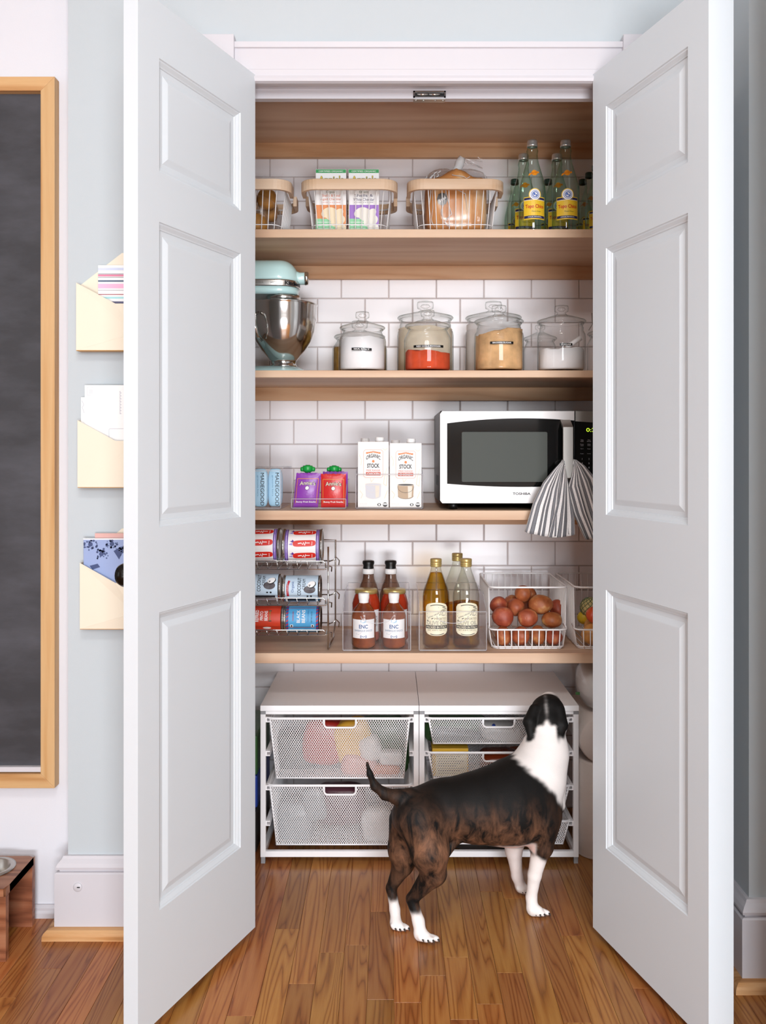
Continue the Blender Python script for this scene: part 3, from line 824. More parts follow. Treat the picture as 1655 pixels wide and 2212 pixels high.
# ---- bagged loaf and bagged rolls
def snoise(p, f, seed=0.0): return mnoise.noise(Vector((p[0] * f + seed, p[1] * f + seed * .7, p[2] * f - seed)))
def blob(fn, nu, nv):
    """closed surface from directions: fn(theta, phi) -> point"""
    b = MB(); rings = []
    for j in range(1, nv):
        ph = -PI / 2 + PI * j / nv; rings.append([fn(2 * PI * i / nu, ph) for i in range(nu)])
    b.loft(rings, cap=False); o = len(b.v)
    lo, hi = fn(0, -PI / 2), fn(0, PI / 2); b.v += [tuple(lo), tuple(hi)]
    for i in range(nu):
        j = (i + 1) % nu; b.f.append([o, j, i]); b.m.append(0); b.s.append(True)
        q = (nv - 2) * nu; b.f.append([o + 1, q + i, q + j]); b.m.append(0); b.s.append(True)
    return b
def sq(v, p): return math.copysign(abs(v) ** p, v)
def superell(c, r, p, th, ph): 
    return Vector((c[0] + r[0] * sq(math.cos(ph), p) * sq(math.cos(th), p), c[1] + r[1] * sq(math.cos(ph), p) * sq(math.sin(th), p), c[2] + r[2] * sq(math.sin(ph), p)))
m, nt, bs, out = new_mat('bread'); M['bread'] = m
tc = N(nt, 'ShaderNodeTexCoord'); n1 = N(nt, 'ShaderNodeTexNoise'); n1.inputs['Scale'].default_value = 14; n1.inputs['Detail'].default_value = 5
mpb = N(nt, 'ShaderNodeMapping'); mpb.inputs['Scale'].default_value = (1, 1, .35); nt.links.new(tc.outputs['Object'], mpb.inputs[0]); nt.links.new(mpb.outputs[0], n1.inputs['Vector'])
cr = N(nt, 'ShaderNodeValToRGB'); cr.color_ramp.elements[0].position = .35; cr.color_ramp.elements[0].color = (*C('#c07a42'), 1); cr.color_ramp.elements[1].position = .72; cr.color_ramp.elements[1].color = (*C('#efdcb8'), 1)
e = cr.color_ramp.elements.new(.56); e.color = (*C('#d29050'), 1)
nt.links.new(n1.outputs['Fac'], cr.inputs[0]); nt.links.new(cr.outputs[0], bs.inputs['Base Color']); bs.inputs['Roughness'].default_value = .7
lc = (wx(985, 2.58), 2.61, Z1 + .102)
def loaf(th, ph):
    p = superell(lc, (.090, .070, .094), .42, th, ph)
    if p.z > lc[2] + .02: p.x *= 1; p.z += .012 * math.cos((p.x - lc[0]) / .088 * 5.0)
    return p + Vector((0, 0, snoise(p, 18) * .004))
tag(blob(loaf, 48, 28).build('bread_loaf', 'bread', base=(lc[0], lc[1], Z1 + .006)), 'round topped brown loaf of bread in a clear bag', 'bread')
kn = P(993, 356, 2.60)
def bagf(th, ph):
    p = superell((lc[0], lc[1], lc[2] + .002), (.096, .075, .100), .47, th, ph)
    k = max(0, (p.z - (lc[2] + .085)) / .02)
    n_ = snoise(p, 30, 3) * .004 + abs(math.sin(th * 9 + p.z * 25)) * .003
    d = (p - Vector(lc)).normalized(); return p + d * n_
bgth = thing('bread_bag', 'clear plastic bag knotted over the bread loaf', 'bag', (lc[0], lc[1], Z1 + .004))
blob(bagf, 72, 30).build('bag_body', 'film', bgth)
mat('film_white', '#efeeee', 0.3)
m, nt, bs, out = new_mat('film_knot'); M['film_knot'] = m
bs.inputs['Base Color'].default_value = (.86, .86, .86, 1); bs.inputs['Roughness'].default_value = .25; bs.inputs['Alpha'].default_value = .62
b = MB(); top = Vector((lc[0], lc[1] - .01, lc[2] + .095))
b.tube([top + Vector((-.002, 0, -.012)), top + Vector((.002, -.004, .004)), kn + Vector((-.004, 0, -.008)), kn + Vector((0, 0, .004)), kn + Vector((.006, 0, .014)), kn + Vector((.014, .002, .012))], [.030, .017, .0125, .0145, .014, .007], 14)
b.build('knot', 'film_knot', bgth)
r9 = random.Random(4)      # gathered folds of the bag over the loaf
for i in range(15):
    a0 = -PI / 2 + r9.uniform(-1.3, 1.3); pts = []
    z_hi = r9.uniform(.2, 1.2); z_lo = z_hi - r9.uniform(.35, .9)
    for q in range(9):
        ph = z_hi + (z_lo - z_hi) * q / 8; p_ = Vector(bagf(a0 + .05 * math.sin(q * 1.3 + i), ph)); d_ = (p_ - Vector(lc)); d_.z *= .3; pts.append(p_ + d_.normalized() * .0008)
    MB().tube(pts, [.0004] + [r9.uniform(.0008, .0018) for _ in range(7)] + [.0004], 5).build('bag_fold', 'film_knot', bgth)
def tail(u, v):
    a = v; x = kn.x + .010 + a * .058; z = kn.z + .012 + (u - .5) * (.010 + a * .030) - a * .010 + .004 * math.sin(u * 14); return (x, kn.y + .006 * math.sin(u * 11 + a * 5), z)
b = MB().grid(tail, 14, 8); b.build('bag_tail', 'film', bgth)
cx, cz = wx(956, 2.525), wz(428, 2.525)
pr = Print(on_front(cx, 2.534, cz)); mat('sticker_grey', '#4c4946', .5); pr.ell(0, 0, .0155, .019, 'sticker_grey', 1, 8); pr.text('Stod', 0, 0, .0085, 'paper_white', 3, .022, rot=.55, off=.02); pr.build('sticker', bgth)
# rolls
mat('roll_brown', '#a4702f', .65, var=.35, vscale=30, bump=.4, bscale=60)
rb = (wx(548, 2.6), 2.60)
for i, (px, py, d, r) in enumerate(((556, 470, 2.57, .034), (577, 432, 2.60, .030), (535, 428, 2.60, .030), (583, 458, 2.66, .028))):
    c = P(px, py, d); 
    if i == 0: c.z = Z1 + .006 + r
    o = blob(lambda th, ph: superell(c, (r * .95, r * .9, r * 1.02), .8, th, ph) + Vector((0, 0, snoise((th, ph, i), 2) * .004)), 24, 14).build('bread_roll', 'roll_brown', base=tuple(c - Vector((0, 0, r))))
    tag(o, ('golden brown roll lowest in the bag by the door', 'golden brown roll in the bag nearest the pasta basket', 'golden brown roll in the bag at the door edge', 'golden brown roll deepest in the bag')[i], 'bread roll', 'rolls in the basket by the door')
bb_ = thing('roll_bag', 'clear crinkled bag around the rolls, open end sticking up', 'bag', (rb[0], rb[1], Z1 + .004))
c0 = (wx(548, 2.61), 2.62, Z1 + .068)
blob(lambda th, ph: superell(c0, (.073, .072, .066), .6, th, ph) + Vector((0, 0, abs(math.sin(th * 7)) * .003)), 56, 20).build('bag_body', 'film', bb_)
MB().grid(lambda u, v: (c0[0] - .06 + .13 * u + .02 * v, c0[1] - .02 + .01 * math.sin(u * 9), c0[2] + .055 + v * (.05 + .03 * u) + .004 * math.sin(u * 13)), 14, 6).build('bag_end', 'film', bb_)

# ---- water bottles
for nm, c in (('label_yellow', '#e9c02c'), ('label_navy', '#1f2052'), ('label_red', '#c5211c'), ('label_orange', '#f0961e'), ('label_blue', '#3a5fae'), ('cream', '#f3ead2')): mat(nm, c, 0.45)
def bottle_profile(k=1.0):
    return [(0, .004), (.026, .003), (.034, .0), (.0375, .006), (.0385, .014), (.0385, .118), (.0375, .132), (.0345, .148), (.0295, .168), (.0235, .188), (.0185, .205), (.0155, .222), (.0150, .232), (.0168, .240), (.0150, .247), (.0135, .258)]
def make_water(sc_, cap):
    t = thing('water_bottle', 'x', 'bottle', (0, 0, 0), 'green glass water bottles')
    p = [(r * sc_, z * sc_) for r, z in bottle_profile()]
    MB().lathe(p, n=40).build('glass', 'green_glass', t)
    k = sc_
    capm = MB().lathe([(.0128 * k, .252 * k), (.0152 * k, .253 * k), (.0152 * k, .258 * k), (.0143 * k, .260 * k), (.0150 * k, .262 * k), (.0143 * k, .264 * k), (.0150 * k, .266 * k), (.0138 * k, .271 * k), (.008 * k, .2725 * k), (0, .273 * k)], n=28)
    capm.build('cap', cap, t)
    R = .0387 * k
    pr = Print(on_cyl(0, 0, 0, R), .0003)
    w = .033 * k; z0, z1 = .036 * k, .100 * k
    pr.rect(-w, z0, w, z1, 'label_yellow', 1, 12)
    pr.rect(-w + .0015, z1 - .0085 * k, w - .0015, z1 - .0025, 'label_navy', 2, 12); pr.rect(-w + .0015, z1 - .0100 * k, w - .0015, z1 - .0088 * k, 'paper_white', 2, 12)
    pr.rect(-w + .0015, z0 + .003, w - .0015, z0 + .0105 * k, 'label_navy', 2, 12); pr.text('AGUA MINERAL', 0, z0 + .0068 * k, .0032 * k, 'paper_white', 4, .040 * k)
    pr.ell(0, .106 * k, .0175 * k, .0175 * k, 'label_yellow', 2, 28); pr.ell(0, .106 * k, .0152 * k, .0152 * k, 'paper_white', 3, 28)
    for rr, mm in ((.0118, 'label_blue'), (.0104, 'paper_white'), (.0085, 'label_blue'), (.006, 'paper_white')): pr.ell(.0004, .106 * k, rr * k, rr * k, mm, 3 + (.0152 - rr) * 200, 22)
    pr.ell(-.002 * k, .107 * k, .003 * k, .004 * k, 'label_blue', 6, 8); pr.ell(.003 * k, .104 * k, .002 * k, .003 * k, 'label_blue', 6, 8)
    pr.text('Topo Chico', 0, .0715 * k, .0135 * k, 'label_red', 4, .054 * k, off=.022)
    pr.text('Mineral Water', .004, .0585 * k, .0038 * k, 'olive_ink', 4, .026 * k)
    pr.build('label_print', t)
    Rn = lambda v: (.0295 + (.168 - (v + .168)) * .29) * k + .0012
    pr = Print(on_cyl(0, 0, .168 * k, Rn), .0003)
    pr.poly([(-.016 * k, -.007 * k), (-.004 * k, .0005), (.014 * k, .0015), (.015 * k, .007 * k), (-.002 * k, .0065 * k), (-.0155 * k, -.0005 * k)], 'label_orange', 2)
    pr.ell(.0, .002 * k, .0085 * k, .0085 * k, 'label_orange', 2.2, 20); pr.text('Topo Chico', 0, .0022 * k, .0042 * k, 'label_red', 4, .02 * k, rot=.25)
    pr.build('neck_print', t)
    return t
mat('cap_silver', '#d9d7d4', .3, .7); mat('cap_green', '#1d3b31', .4)
w0 = make_water(1.0, 'cap_silver'); w1 = make_water(.83, 'cap_green')
tall = [(1150, 2.525, 'tall green glass water bottle at the front, nearer the bread basket'), (1222, 2.525, 'tall green glass water bottle at the front, nearer the door'), (1131, 2.640, 'tall water bottle behind the front one nearer the bread basket'), (1203, 2.640, 'tall water bottle behind the front one nearer the door')]
short = [(1112, 2.735, 'short dark-capped water bottle at the back nearest the bread basket'), (1184, 2.735, 'short dark-capped water bottle at the back between the tall ones'), (1259, 2.735, 'short dark-capped water bottle at the back beside the door'), (1288, 2.600, 'short water bottle cut off by the door edge'), (1273, 2.67, 'short water bottle behind the one cut off by the door')]
for src, lst in ((w0, tall), (w1, short)):
    for i, (px, d, lab) in enumerate(lst):
        loc = (wx(px, d), d, Z1)
        rz = -0.06 * (i % 2) + .02
        if i == 0: src.location = loc; ORG[src] = Vector(loc); src['label'] = lab; src.rotation_euler = (0, 0, .04)
        else: copy_tree(src, loc, lab, rz=rz)

# ================================================================== second shelf: mixer and jars
mat('aqua', '#c3e6e6', .22, coat=.6)
MD = 2.63
def mz(py): return wz(py, MD)
mx = lambda px: wx(px, MD)
mixer = thing('stand_mixer', 'pale aqua stand mixer with a polished steel bowl', 'mixer', (mx(612), MD, Z2))
def stadium(x0, x1, hw, inset, z, n=12, sq_=1.0):
    """plan outline, round at the +X end and rounded at the -X end"""
    hw_ = hw - inset; xr_ = x1 - inset; pts = []
    R = hw * 1.02 - inset if hw * 1.02 > inset else .002
    for i in range(n + 1):
        a = -PI / 2 + PI * i / n; pts.append((xr_ - R + R * math.cos(a), MD + hw_ * math.sin(a), z))
    xl_ = x0 + inset; r2_ = max(hw_ * .8, .002)
    for i in range(n + 1):
        a = PI / 2 + PI * i / n; pts.append((xl_ + r2_ + r2_ * math.cos(a), MD + hw_ * math.sin(a), z))
    return pts
HX0, HX1, HW = mx(612) - .235, mx(647), .058
zb1, zb2, zt_, zj = mz(611), mz(625), mz(564), mz(641)
rings = []
for i in range(13):
    a = PI / 2 * i / 12; rings.append(stadium(HX0, HX1, HW, (1 - math.cos(a)) * .050, zb1 + (zt_ - zb1) * math.sin(a)))
MB().loft(rings).build('motor_head', 'aqua', mixer)
MB().loft([stadium(HX0, HX1, HW, -.0006, zb2), stadium(HX0, HX1, HW, -.0012, zb2 + .003), stadium(HX0, HX1, HW, -.0012, zb1 - .003), stadium(HX0, HX1, HW, -.0006, zb1)]).build('trim_band', 'steel', mixer)
MB().loft([stadium(HX0, HX1, HW, .010, zj), stadium(HX0, HX1, HW, .003, zj + .006), stadium(HX0, HX1, HW, .001, zb2)]).build('lower_head', 'aqua', mixer)
pr = Print(lambda u, v, l: (lambda a: (HX1 - HW * 1.02 + (HW * 1.02 + l) * math.cos(a), MD + (HW + l) * math.sin(a), v))(-PI / 2 + u / HW) if u > 0 else (HX1 - HW * 1.02 + u, MD - HW - l, v), .0012)
pr.text('KitchenAid', .062, (zb1 + zb2) / 2, .0115, 'ink', 1.6, .080, off=.03); pr.text('ARTISAN', -.004, (zb1 + zb2) / 2, .0055, 'dark_steel', 1.6, .032); pr.text('MIXER', -.055, (zb1 + zb2) / 2, .0045, 'dark_steel', 1.6, .03)
pr.build('lettering', mixer)
hz_ = mz(602)
MB().lathe([(.031, -.030), (.0225, -.014), (.0185, -.003), (.0185, .013)], (HX1 + .004, MD, hz_), 28, 'X').build('hub', 'aqua', mixer)
MB().lathe([(.0186, .012), (.0198, .013), (.0198, .021), (.017, .024), (.008, .0245), (0, .024)], (HX1 + .004, MD, hz_), 28, 'X').build('hub_cap', 'chrome', mixer)
bx0 = mx(612)
MB().lathe([(.047, mz(642)), (.050, mz(640)), (.052, mz(645)), (.052, mz(650)), (.046, mz(655)), (.030, mz(658)), (0, mz(658))], (bx0, MD, 0), 40).build('planetary_ring', 'steel', mixer)
zr, zf = mz(659), mz(793)
hgt = zr - zf
prof = [(.0405, 0), (.0405, .004), (.038, .006), (.038, .017), (.041, .020), (.049, .030), (.066, .050), (.082, .075), (.093, .105), (.0985, .140), (.1005, hgt - .006), (.102, hgt - .002), (.1035, hgt), (.1020, hgt + .0008), (.099, hgt - .003), (.096, .140), (.088, .1), (.07, .06), (.04, .03), (0, .026)]
MB().lathe(prof, (bx0, MD, zf), 64).build('bowl', 'chrome', mixer)
MB().tube([(bx0 - .062, MD - .083, zf + .150), (bx0 - .070, MD - .105, zf + .140), (bx0 - .068, MD - .112, zf + .11), (bx0 - .062, MD - .100, zf + .08), (bx0 - .055, MD - .072, zf + .070)], .0045, 10).build('bowl_handle', 'chrome', mixer)
def foot(z, ins): 
    return stadium(bx0 - .27, mx(668), .074, ins, z)
MB().loft([foot(Z2, .004), foot(Z2 + .005, 0), foot(Z2 + .012, .004), foot(Z2 + .018, .016), foot(zf - .001, .030)]).build('base', 'aqua', mixer)
MB().loft([[(bx0 - .235 + x, MD + y, z) for x, y in superpath_] for z, superpath_ in ((Z2 + .016, [(q[0] + .05, q[1]) for q in superpath(.058, -.05, .05, .03)]), (Z2 + .10, [(q[0] + .035, q[1]) for q in superpath(.046, -.042, .042, .03)]), (Z2 + .19, [(q[0] + .04, q[1]) for q in superpath(.046, -.045, .045, .03)]), (zj + .01, [(q[0] + .05, q[1]) for q in superpath(.05, -.05, .05, .03)]))]).build('column', 'aqua', mixer)

# ---- glass jars
def make_jar(px, d, R, hb, label, group='glass storage jars', neck=.84, body_r=.014):
    """R body radius, hb height to the rim"""
    x = wx(px, d); t = thing('glass_jar', label, 'jar', (x, d, Z2), group)
    k = R / .066; rn = R * neck
    pr = [(0, .006), (R * .6, .005), (R - .006, .001), (R - .001, .006), (R, .014), (R, hb * .72), (R - .0015, hb * .78), (R - .006 * k, hb * .84), (rn + .001, hb * .90), (rn - .0015, hb * .93), (rn, hb * .965), (rn + .003, hb * .985), (rn + .003, hb), (rn - .001, hb)]
    MB().lathe(pr, (x, d, Z2), 48).build('vessel', 'jar_glass', t)
    zl = Z2 + hb
    pr = [(rn - .004, -.006), (rn - .004, .0), (rn + .007, .0015), (rn + .0085, .005), (rn + .006, .008), (rn * .80, .0135), (rn * .55, .019), (rn * .28, .024), (.0115 * k, .028), (.0125 * k, .032), (.0185 * k, .034), (.0195 * k, .042 * k ** .3), (.0185 * k, .049 * k ** .3), (.012 * k, .051 * k ** .3), (0, .0505 * k ** .3)]
    MB().lathe(pr, (x, d, zl), 48).build('lid', 'jar_glass', t)
    MB().lathe([(0, .046), (.009 * k, .045), (.0115 * k, .040), (.006 * k, .035), (0, .034)], (x, d, zl), 24).build('knob_core', 'jar_glass', t)
    return t, x, d
def fill(name, label, cat, x, d, R, z1, m_, amp, seed, slope=0.0):
    b = MB(); n = 40; rr = R - .0042
    z0 = Z2 + .0075
    rings = [[(x + (rr - .004) * math.cos(2 * PI * i / n), d + (rr - .004) * math.sin(2 * PI * i / n), z0) for i in range(n)], [(x + rr * math.cos(2 * PI * i / n), d + rr * math.sin(2 * PI * i / n), z0 + .005) for i in range(n)]]
    for f in (1.0, .85, .65, .45, .25, .08):
        rings.append([(lambda px_, py_: (px_, py_, z1 + amp * (snoise((px_, py_, 0), 22, seed) + .5 * snoise((px_, py_, 0), 60, seed)) + slope * (px_ - x) + (1 - f) * amp * .8))(x + rr * f * math.cos(2 * PI * i / n), d + rr * f * math.sin(2 * PI * i / n)) for i in range(n)])
    b.loft(rings)
    return tag(b.build(name, m_, base=(x, d, z0)), label, cat, kind='stuff')
def jar_label(t, x, d, R, txt, w, zc, tilt=0.0):
    pr = Print(on_cyl(x, d, zc, R + .0006), .0004); mat('tape_black', '#131313', .35)
    h = .0072
    b = pr.b; pr.b.grid(lambda a, c: pr.mp(-w / 2 + w * a, (-h / 2 + h * c) + tilt * (a - .5) * w, .0004), 10, 1, pr.mi('tape_black'), False)
    pr.text(txt, 0, 0, .0040, 'paper_white', 3, w * .78, rot=tilt, off=.015); pr.build('label_tape', t)
mat('salt', '#f3f2f3', .8, bump=.15, bscale=900); mat('chili', '#cf4a22', .85, var=.12, vscale=60, bump=.2, bscale=700)
mat('brown_sugar', '#d3a877', .85, var=.25, vscale=26, bump=.5, bscale=160); mat('flour', '#e9dcc4', .9, var=.06, vscale=20); mat('pasta_yellow', '#c79a4a', .7, var=.3, vscale=50); mat('oats', '#d9c6a6', .9, var=.2, vscale=60)
dj = 2.545
def ztop(py, d=2.49): return wz(py, d)
t, x, d = make_jar(783, dj, .0685, .126, 'small glass jar of white salt with a black label strip')
fill('sea_salt', 'white salt filling the small labelled jar', 'salt', x, d, .0685, ztop(728), 'salt', .004, 2); jar_label(t, x, d, .0685, 'SEA SALT', .058, ztop(754, 2.477), -.03)
t, x, d = make_jar(777, 2.735, .085, .125, 'squat jar of yellow pasta behind the salt jar')
fill('dry_pasta', 'yellow dry pasta in the jar behind the salt', 'pasta', x, d, .085, Z2 + .095, 'pasta_yellow', .006, 5)
t, x, d = make_jar(924, dj, .0685, .131, 'small glass jar half full of red chili powder')
fill('chili_powder', 'bright red chili powder in the small jar', 'spice', x, d, .0685, ztop(758), 'chili', .007, 9, -.05); jar_label(t, x, d, .0685, 'RED CHILE POWDER', .090, ztop(747.5, 2.477), .0)
t, x, d = make_jar(919, 2.715, .087, .181, 'tall glass jar of cream flour behind the chili jar', neck=.90)
fill('flour', 'cream coloured flour in the tall jar behind the chili', 'flour', x, d, .087, Z2 + .150, 'flour', .006, 4)
t, x, d = make_jar(1078, dj, .0715, .144, 'glass jar of lumpy light brown sugar with a black label strip', neck=.88)
fill('brown_sugar', 'lumpy light brown sugar heaped in its jar', 'sugar', x, d, .0715, ztop(714), 'brown_sugar', .012, 7, .14); jar_label(t, x, d, .0715, 'BROWN SUGAR', .068, ztop(740, 2.474), .0)
t, x, d = make_jar(1066, 2.715, .087, .181, 'tall glass jar of white flour behind the brown sugar', neck=.90)
fill('flour', 'white flour in the tall jar behind the brown sugar', 'flour', x, d, .087, Z2 + .165, 'salt', .004, 14)
t, x, d = make_jar(1213, dj, .069, .144, 'glass jar of white sugar with a scoop, next to the door', neck=.90)
fill('sugar', 'white sugar heaped around the scoop in its jar', 'sugar', x, d, .069, ztop(752), 'salt', .008, 21, .0); jar_label(t, x, d, .069, 'SUGAR', .036, ztop(744, 2.476), .0)
b = MB(); a_, c_ = Vector((x + .008, d - .03, ztop(748))), Vector((x + .050, d - .028, ztop(727)))
b.tube([a_, a_.lerp(c_, .5), c_], [.006, .0065, .0075], 10); tag(b.build('scoop', 'white_lam', base=tuple(a_)), 'white plastic scoop handle stuck in the sugar jar', 'scoop')
t, x, d = make_jar(1167, 2.735, .052, .120, 'empty clear jar behind the white sugar jar')
t, x, d = make_jar(1312, 2.62, .060, .120, 'clip-top jar cut off by the door beside the sugar')
MB().tube([(wx(1279, 2.56), 2.56, wz(676, 2.56)), (wx(1280, 2.56), 2.56, wz(700, 2.56)), (wx(1271, 2.56), 2.555, wz(714, 2.56))], .0012, 6).build('wire_clip', 'dark_steel', t)

# ================================================================== third shelf
# ---- clear bins: floor, four walls, each a moulded panel
def clear_bin(label, x0, x1, y0, y1, z, hf, hb, group='clear acrylic bins', th=.003, rad=False, handle=True):
    t = thing('acrylic_bin', label, 'bin', ((x0 + x1) / 2, y0, z), group)
    MB().box(x0, x1, y0, y1, z + .0006, z + .004).build('floor_panel', 'acrylic', t, bevel=.001)
    MB().box(x0, x1, y0, y0 + th, z + .004, z + hf).build('front_panel', 'acrylic', t, bevel=.0012)
    MB().box(x0, x1, y1 - th, y1, z + .004, z + hb).build('back_panel', 'acrylic', t, bevel=.0012)
    D = y1 - y0
    for xa, xb in ((x0, x0 + th), (x1 - th, x1)):
        poly = [(y0 + th, z + .004), (y1 - th, z + .004), (y1 - th, z + hb), (y0 + D * .30, z + hb)]
        k = 8
        for i in range(1, k + 1):
            a = i / k; poly.append((y0 + D * .30 * (1 - a) + th * a, z + hb + (hf - hb) * (a * a * (3 - 2 * a))))
        MB().prism(poly, 'X', xa, xb).build('side_panel', 'acrylic', t)
    rim = MB(); r = .0014
    rim.tube([(x0 + r, y0 + D * .3, z + hb), (x0 + r, y0 + D * .15, z + (hf + hb) / 2), (x0 + r, y0 + r, z + hf), (x1 - r, y0 + r, z + hf), (x1 - r, y0 + D * .15, z + (hf + hb) / 2), (x1 - r, y0 + D * .3, z + hb), (x1 - r, y1 - r, z + hb), (x0 + r, y1 - r, z + hb)], r, 6, True)
    rim.build('rim', 'acrylic_edge', t)
    ft = MB(); ft.tube([(x0 + .002, y0 + .001, z + .0035), (x1 - .002, y0 + .001, z + .0035)], .0022, 6); ft.build('foot_edge', 'acrylic_edge', t)
    for xa in (x0 + .001, x1 - .001):
        MB().tube([(xa, y0 + .001, z + .004), (xa, y0 + .001, z + hf)], .0014, 6).build('corner_edge', 'acrylic_edge', t)
    if handle:      # moulded scoop on the front
        xm = (x0 + x1) / 2; q = MB(); q.tube([(xm + .045 * math.cos(a), y0 - .001, z + hf - .012 - .020 * math.sin(a)) for a in [PI * i / 14 for i in range(15)]], .0011, 6); q.build('finger_pull', 'acrylic_edge', t)
    return t
m, nt, bs, out = new_mat('acrylic_edge'); M['acrylic_edge'] = m
bs.inputs['Base Color'].default_value = (.80, .79, .82, 1); bs.inputs['Roughness'].default_value = .12; bs.inputs['Alpha'].default_value = .36
glass('acrylic_dark', '#b9bdb9', '#3f443f', refl=.5, base=.06, power=3, epow=1.2)
ys3 = 2.505
def X3(px, d=ys3): return wx(px, d)
clear_bin('clear acrylic bin of blue snack bars beside the open door', X3(470), X3(607), ys3, 2.78, Z3, .110, .118, handle=False)
clear_bin('low clear bin with rounded sides holding snack pouches', X3(629), X3(748), ys3, 2.70, Z3, .030, .081, handle=False)
clear_bin('clear acrylic bin holding the broth cartons', X3(768), X3(914), ys3, 2.80, Z3, .100, .118, handle=False)
# snack bars
mat('bar_blue', '#a9cfe6', .35, bump=.5, bscale=40); mat('bar_pale', '#d3e6f2', .4)
for i, (px, py0, rot) in enumerate(((562, 1012, -.04), (594, 1010, .05), (535, 1014, .0))):
    d = 2.515 + .014 * (i % 2); x = X3(px, d); z = Z3 + .006; h = .110; w = .042
    t = thing('snack_bar', ('pale blue wrapped snack bar standing in the bin, nearest the door', 'pale blue wrapped snack bar standing at the bin corner', 'pale blue snack bar half hidden behind the door edge')[i], 'snack bar', (x, d, z), 'wrapped snack bars')
    def pil(th, ph, x=x, d=d, z=z): 
        return superell((x, d + .012, z + h / 2), (w / 2, .009, h / 2), .45, th, ph)
    blob(pil, 24, 20).build('wrapper', 'bar_blue', t)
    pr = Print(on_front(x, d + .0026, z + h / 2), .0003)
    pr.text('MADEGOOD', .006, -.004, .0105, 'ink', 2, .094, rot=-PI / 2, off=.0); pr.text('granola bars', -.007, .006, .005, ink('bar_ink', '#6f9dbb'), 2, .06, rot=-PI / 2)
    pr.build('print', t)
# fruit snack pouches
mat('pouch_purple', '#8a3fa8', .3, bump=.4, bscale=50); mat('pouch_red', '#c9292a', .3, bump=.4, bscale=50); mat('pouch_gold', '#d98a3f', .4); mat('spout_green', '#149a3f', .35); mat('pouch_shade', '#a25abf', .35)
def pouch(label, px0, px1, py0, py1, d, m_, tilt, txt):
    x0, x1 = wx(px0, d), wx(px1, d); z0 = Z3 + .005; z1 = wz(py0, d); xc = (x0 + x1) / 2; w = x1 - x0; h = z1 - z0
    t = thing('snack_pouch', label, 'pouch', (xc, d, z0), 'fruit snack pouches')
    def f(u, v):
        s = math.sin(PI * min(max(u, 0), 1)) ** .5 * math.sin(PI * min(max(v, 0), 1)) ** .6
        return s * .010
    def front(u, v): return (xc + (u - .5) * w + tilt * (v - .5) * h, d + .012 - f(u, v) - .004 * v, z0 + v * h + .0015 * math.sin(u * 40) * (1 if v > .97 else 0))
    def backf(u, v): p = front(u, v); return (p[0], d + .013 + f(u, v) - .004 * v, p[2])
    b = MB(); b.grid(front, 18, 18); b.grid(backf, 10, 10); b.build('wrapper', m_, t, recalc=False)
    def mp(u, v, l): q = front(u / w + .5, v / h); return (q[0], q[1] - .0006 - l, q[2])
    pr = Print(mp, .0003)
    lw = .0016
    pr.line([(-w * .42, h * (.12 + .045 * i)) for i in range(17)] + [(-w * .42 + w * .84 * i / 14, h * .84) for i in range(1, 15)] + [(w * .42, h * (.84 - .045 * i)) for i in range(1, 17)], lw, 'pouch_gold', 2)
    pr.text(txt, 0, h * .70, .0125, 'ink', 2, w * .66, off=.05, bend=.002); pr.text(txt, 0, h * .70, .0115, 'cream', 3, w * .62, off=.0, bend=.002)
    pr.ell(0, h * .57, .0058, .0058, 'ink', 2); pr.ell(0, h * .57, .0051, .0051, 'paper_white', 3)
    pr.text('Bunny Fruit Snacks', 0, h * .16, .0065, 'paper_white', 3, w * .78, off=.02)
    pr.build('print', t)
    return t
pouch('purple fruit snack pouch leaning in the low clear bin', 636, 690, 1022, 1100, 2.512, 'pouch_purple', .10, "Annie's")
pouch('red fruit snack pouch in the low clear bin', 693, 747, 1024, 1100, 2.510, 'pouch_red', .0, "Annie's")
pouch('purple fruit snack pouch tucked behind the red one', 697, 751, 1019, 1098, 2.545, 'pouch_purple', .0, "Annie's")
for px, py, d, lab in ((665, 1012, 2.55, 'puree pouch with green twist cap behind the purple pouch'), (722, 1013, 2.58, 'puree pouch with green twist cap behind the red pouch')):
    c = P(px, py, d)
    t = thing('puree_pouch', lab, 'pouch', (c.x, d, Z3 + .005), 'green capped puree pouches')
    hh = c.z - .012 - Z3 - .005
    blob(lambda th, ph: superell((c.x, d, Z3 + .005 + hh / 2), (.030, .014, hh / 2), .5, th, ph), 20, 14).build('wrapper', 'pouch_shade', t)
    MB().lathe([(0, .0105), (.006, .0105), (.008, .0085), (.0135, .0085), (.0155, .004), (.0155, -.004), (.013, -.009), (.009, -.0105), (.007, -.016), (0, -.016)], tuple(c), 28).build('cap', 'spout_green', t)
    for s in (-1, 1): MB().lathe([(0, -.007), (.005, -.006), (.0065, 0), (.005, .006), (0, .007)], (c.x + s * .0155, c.y, c.z - .002), 14).build('cap_wing', 'spout_green', t)
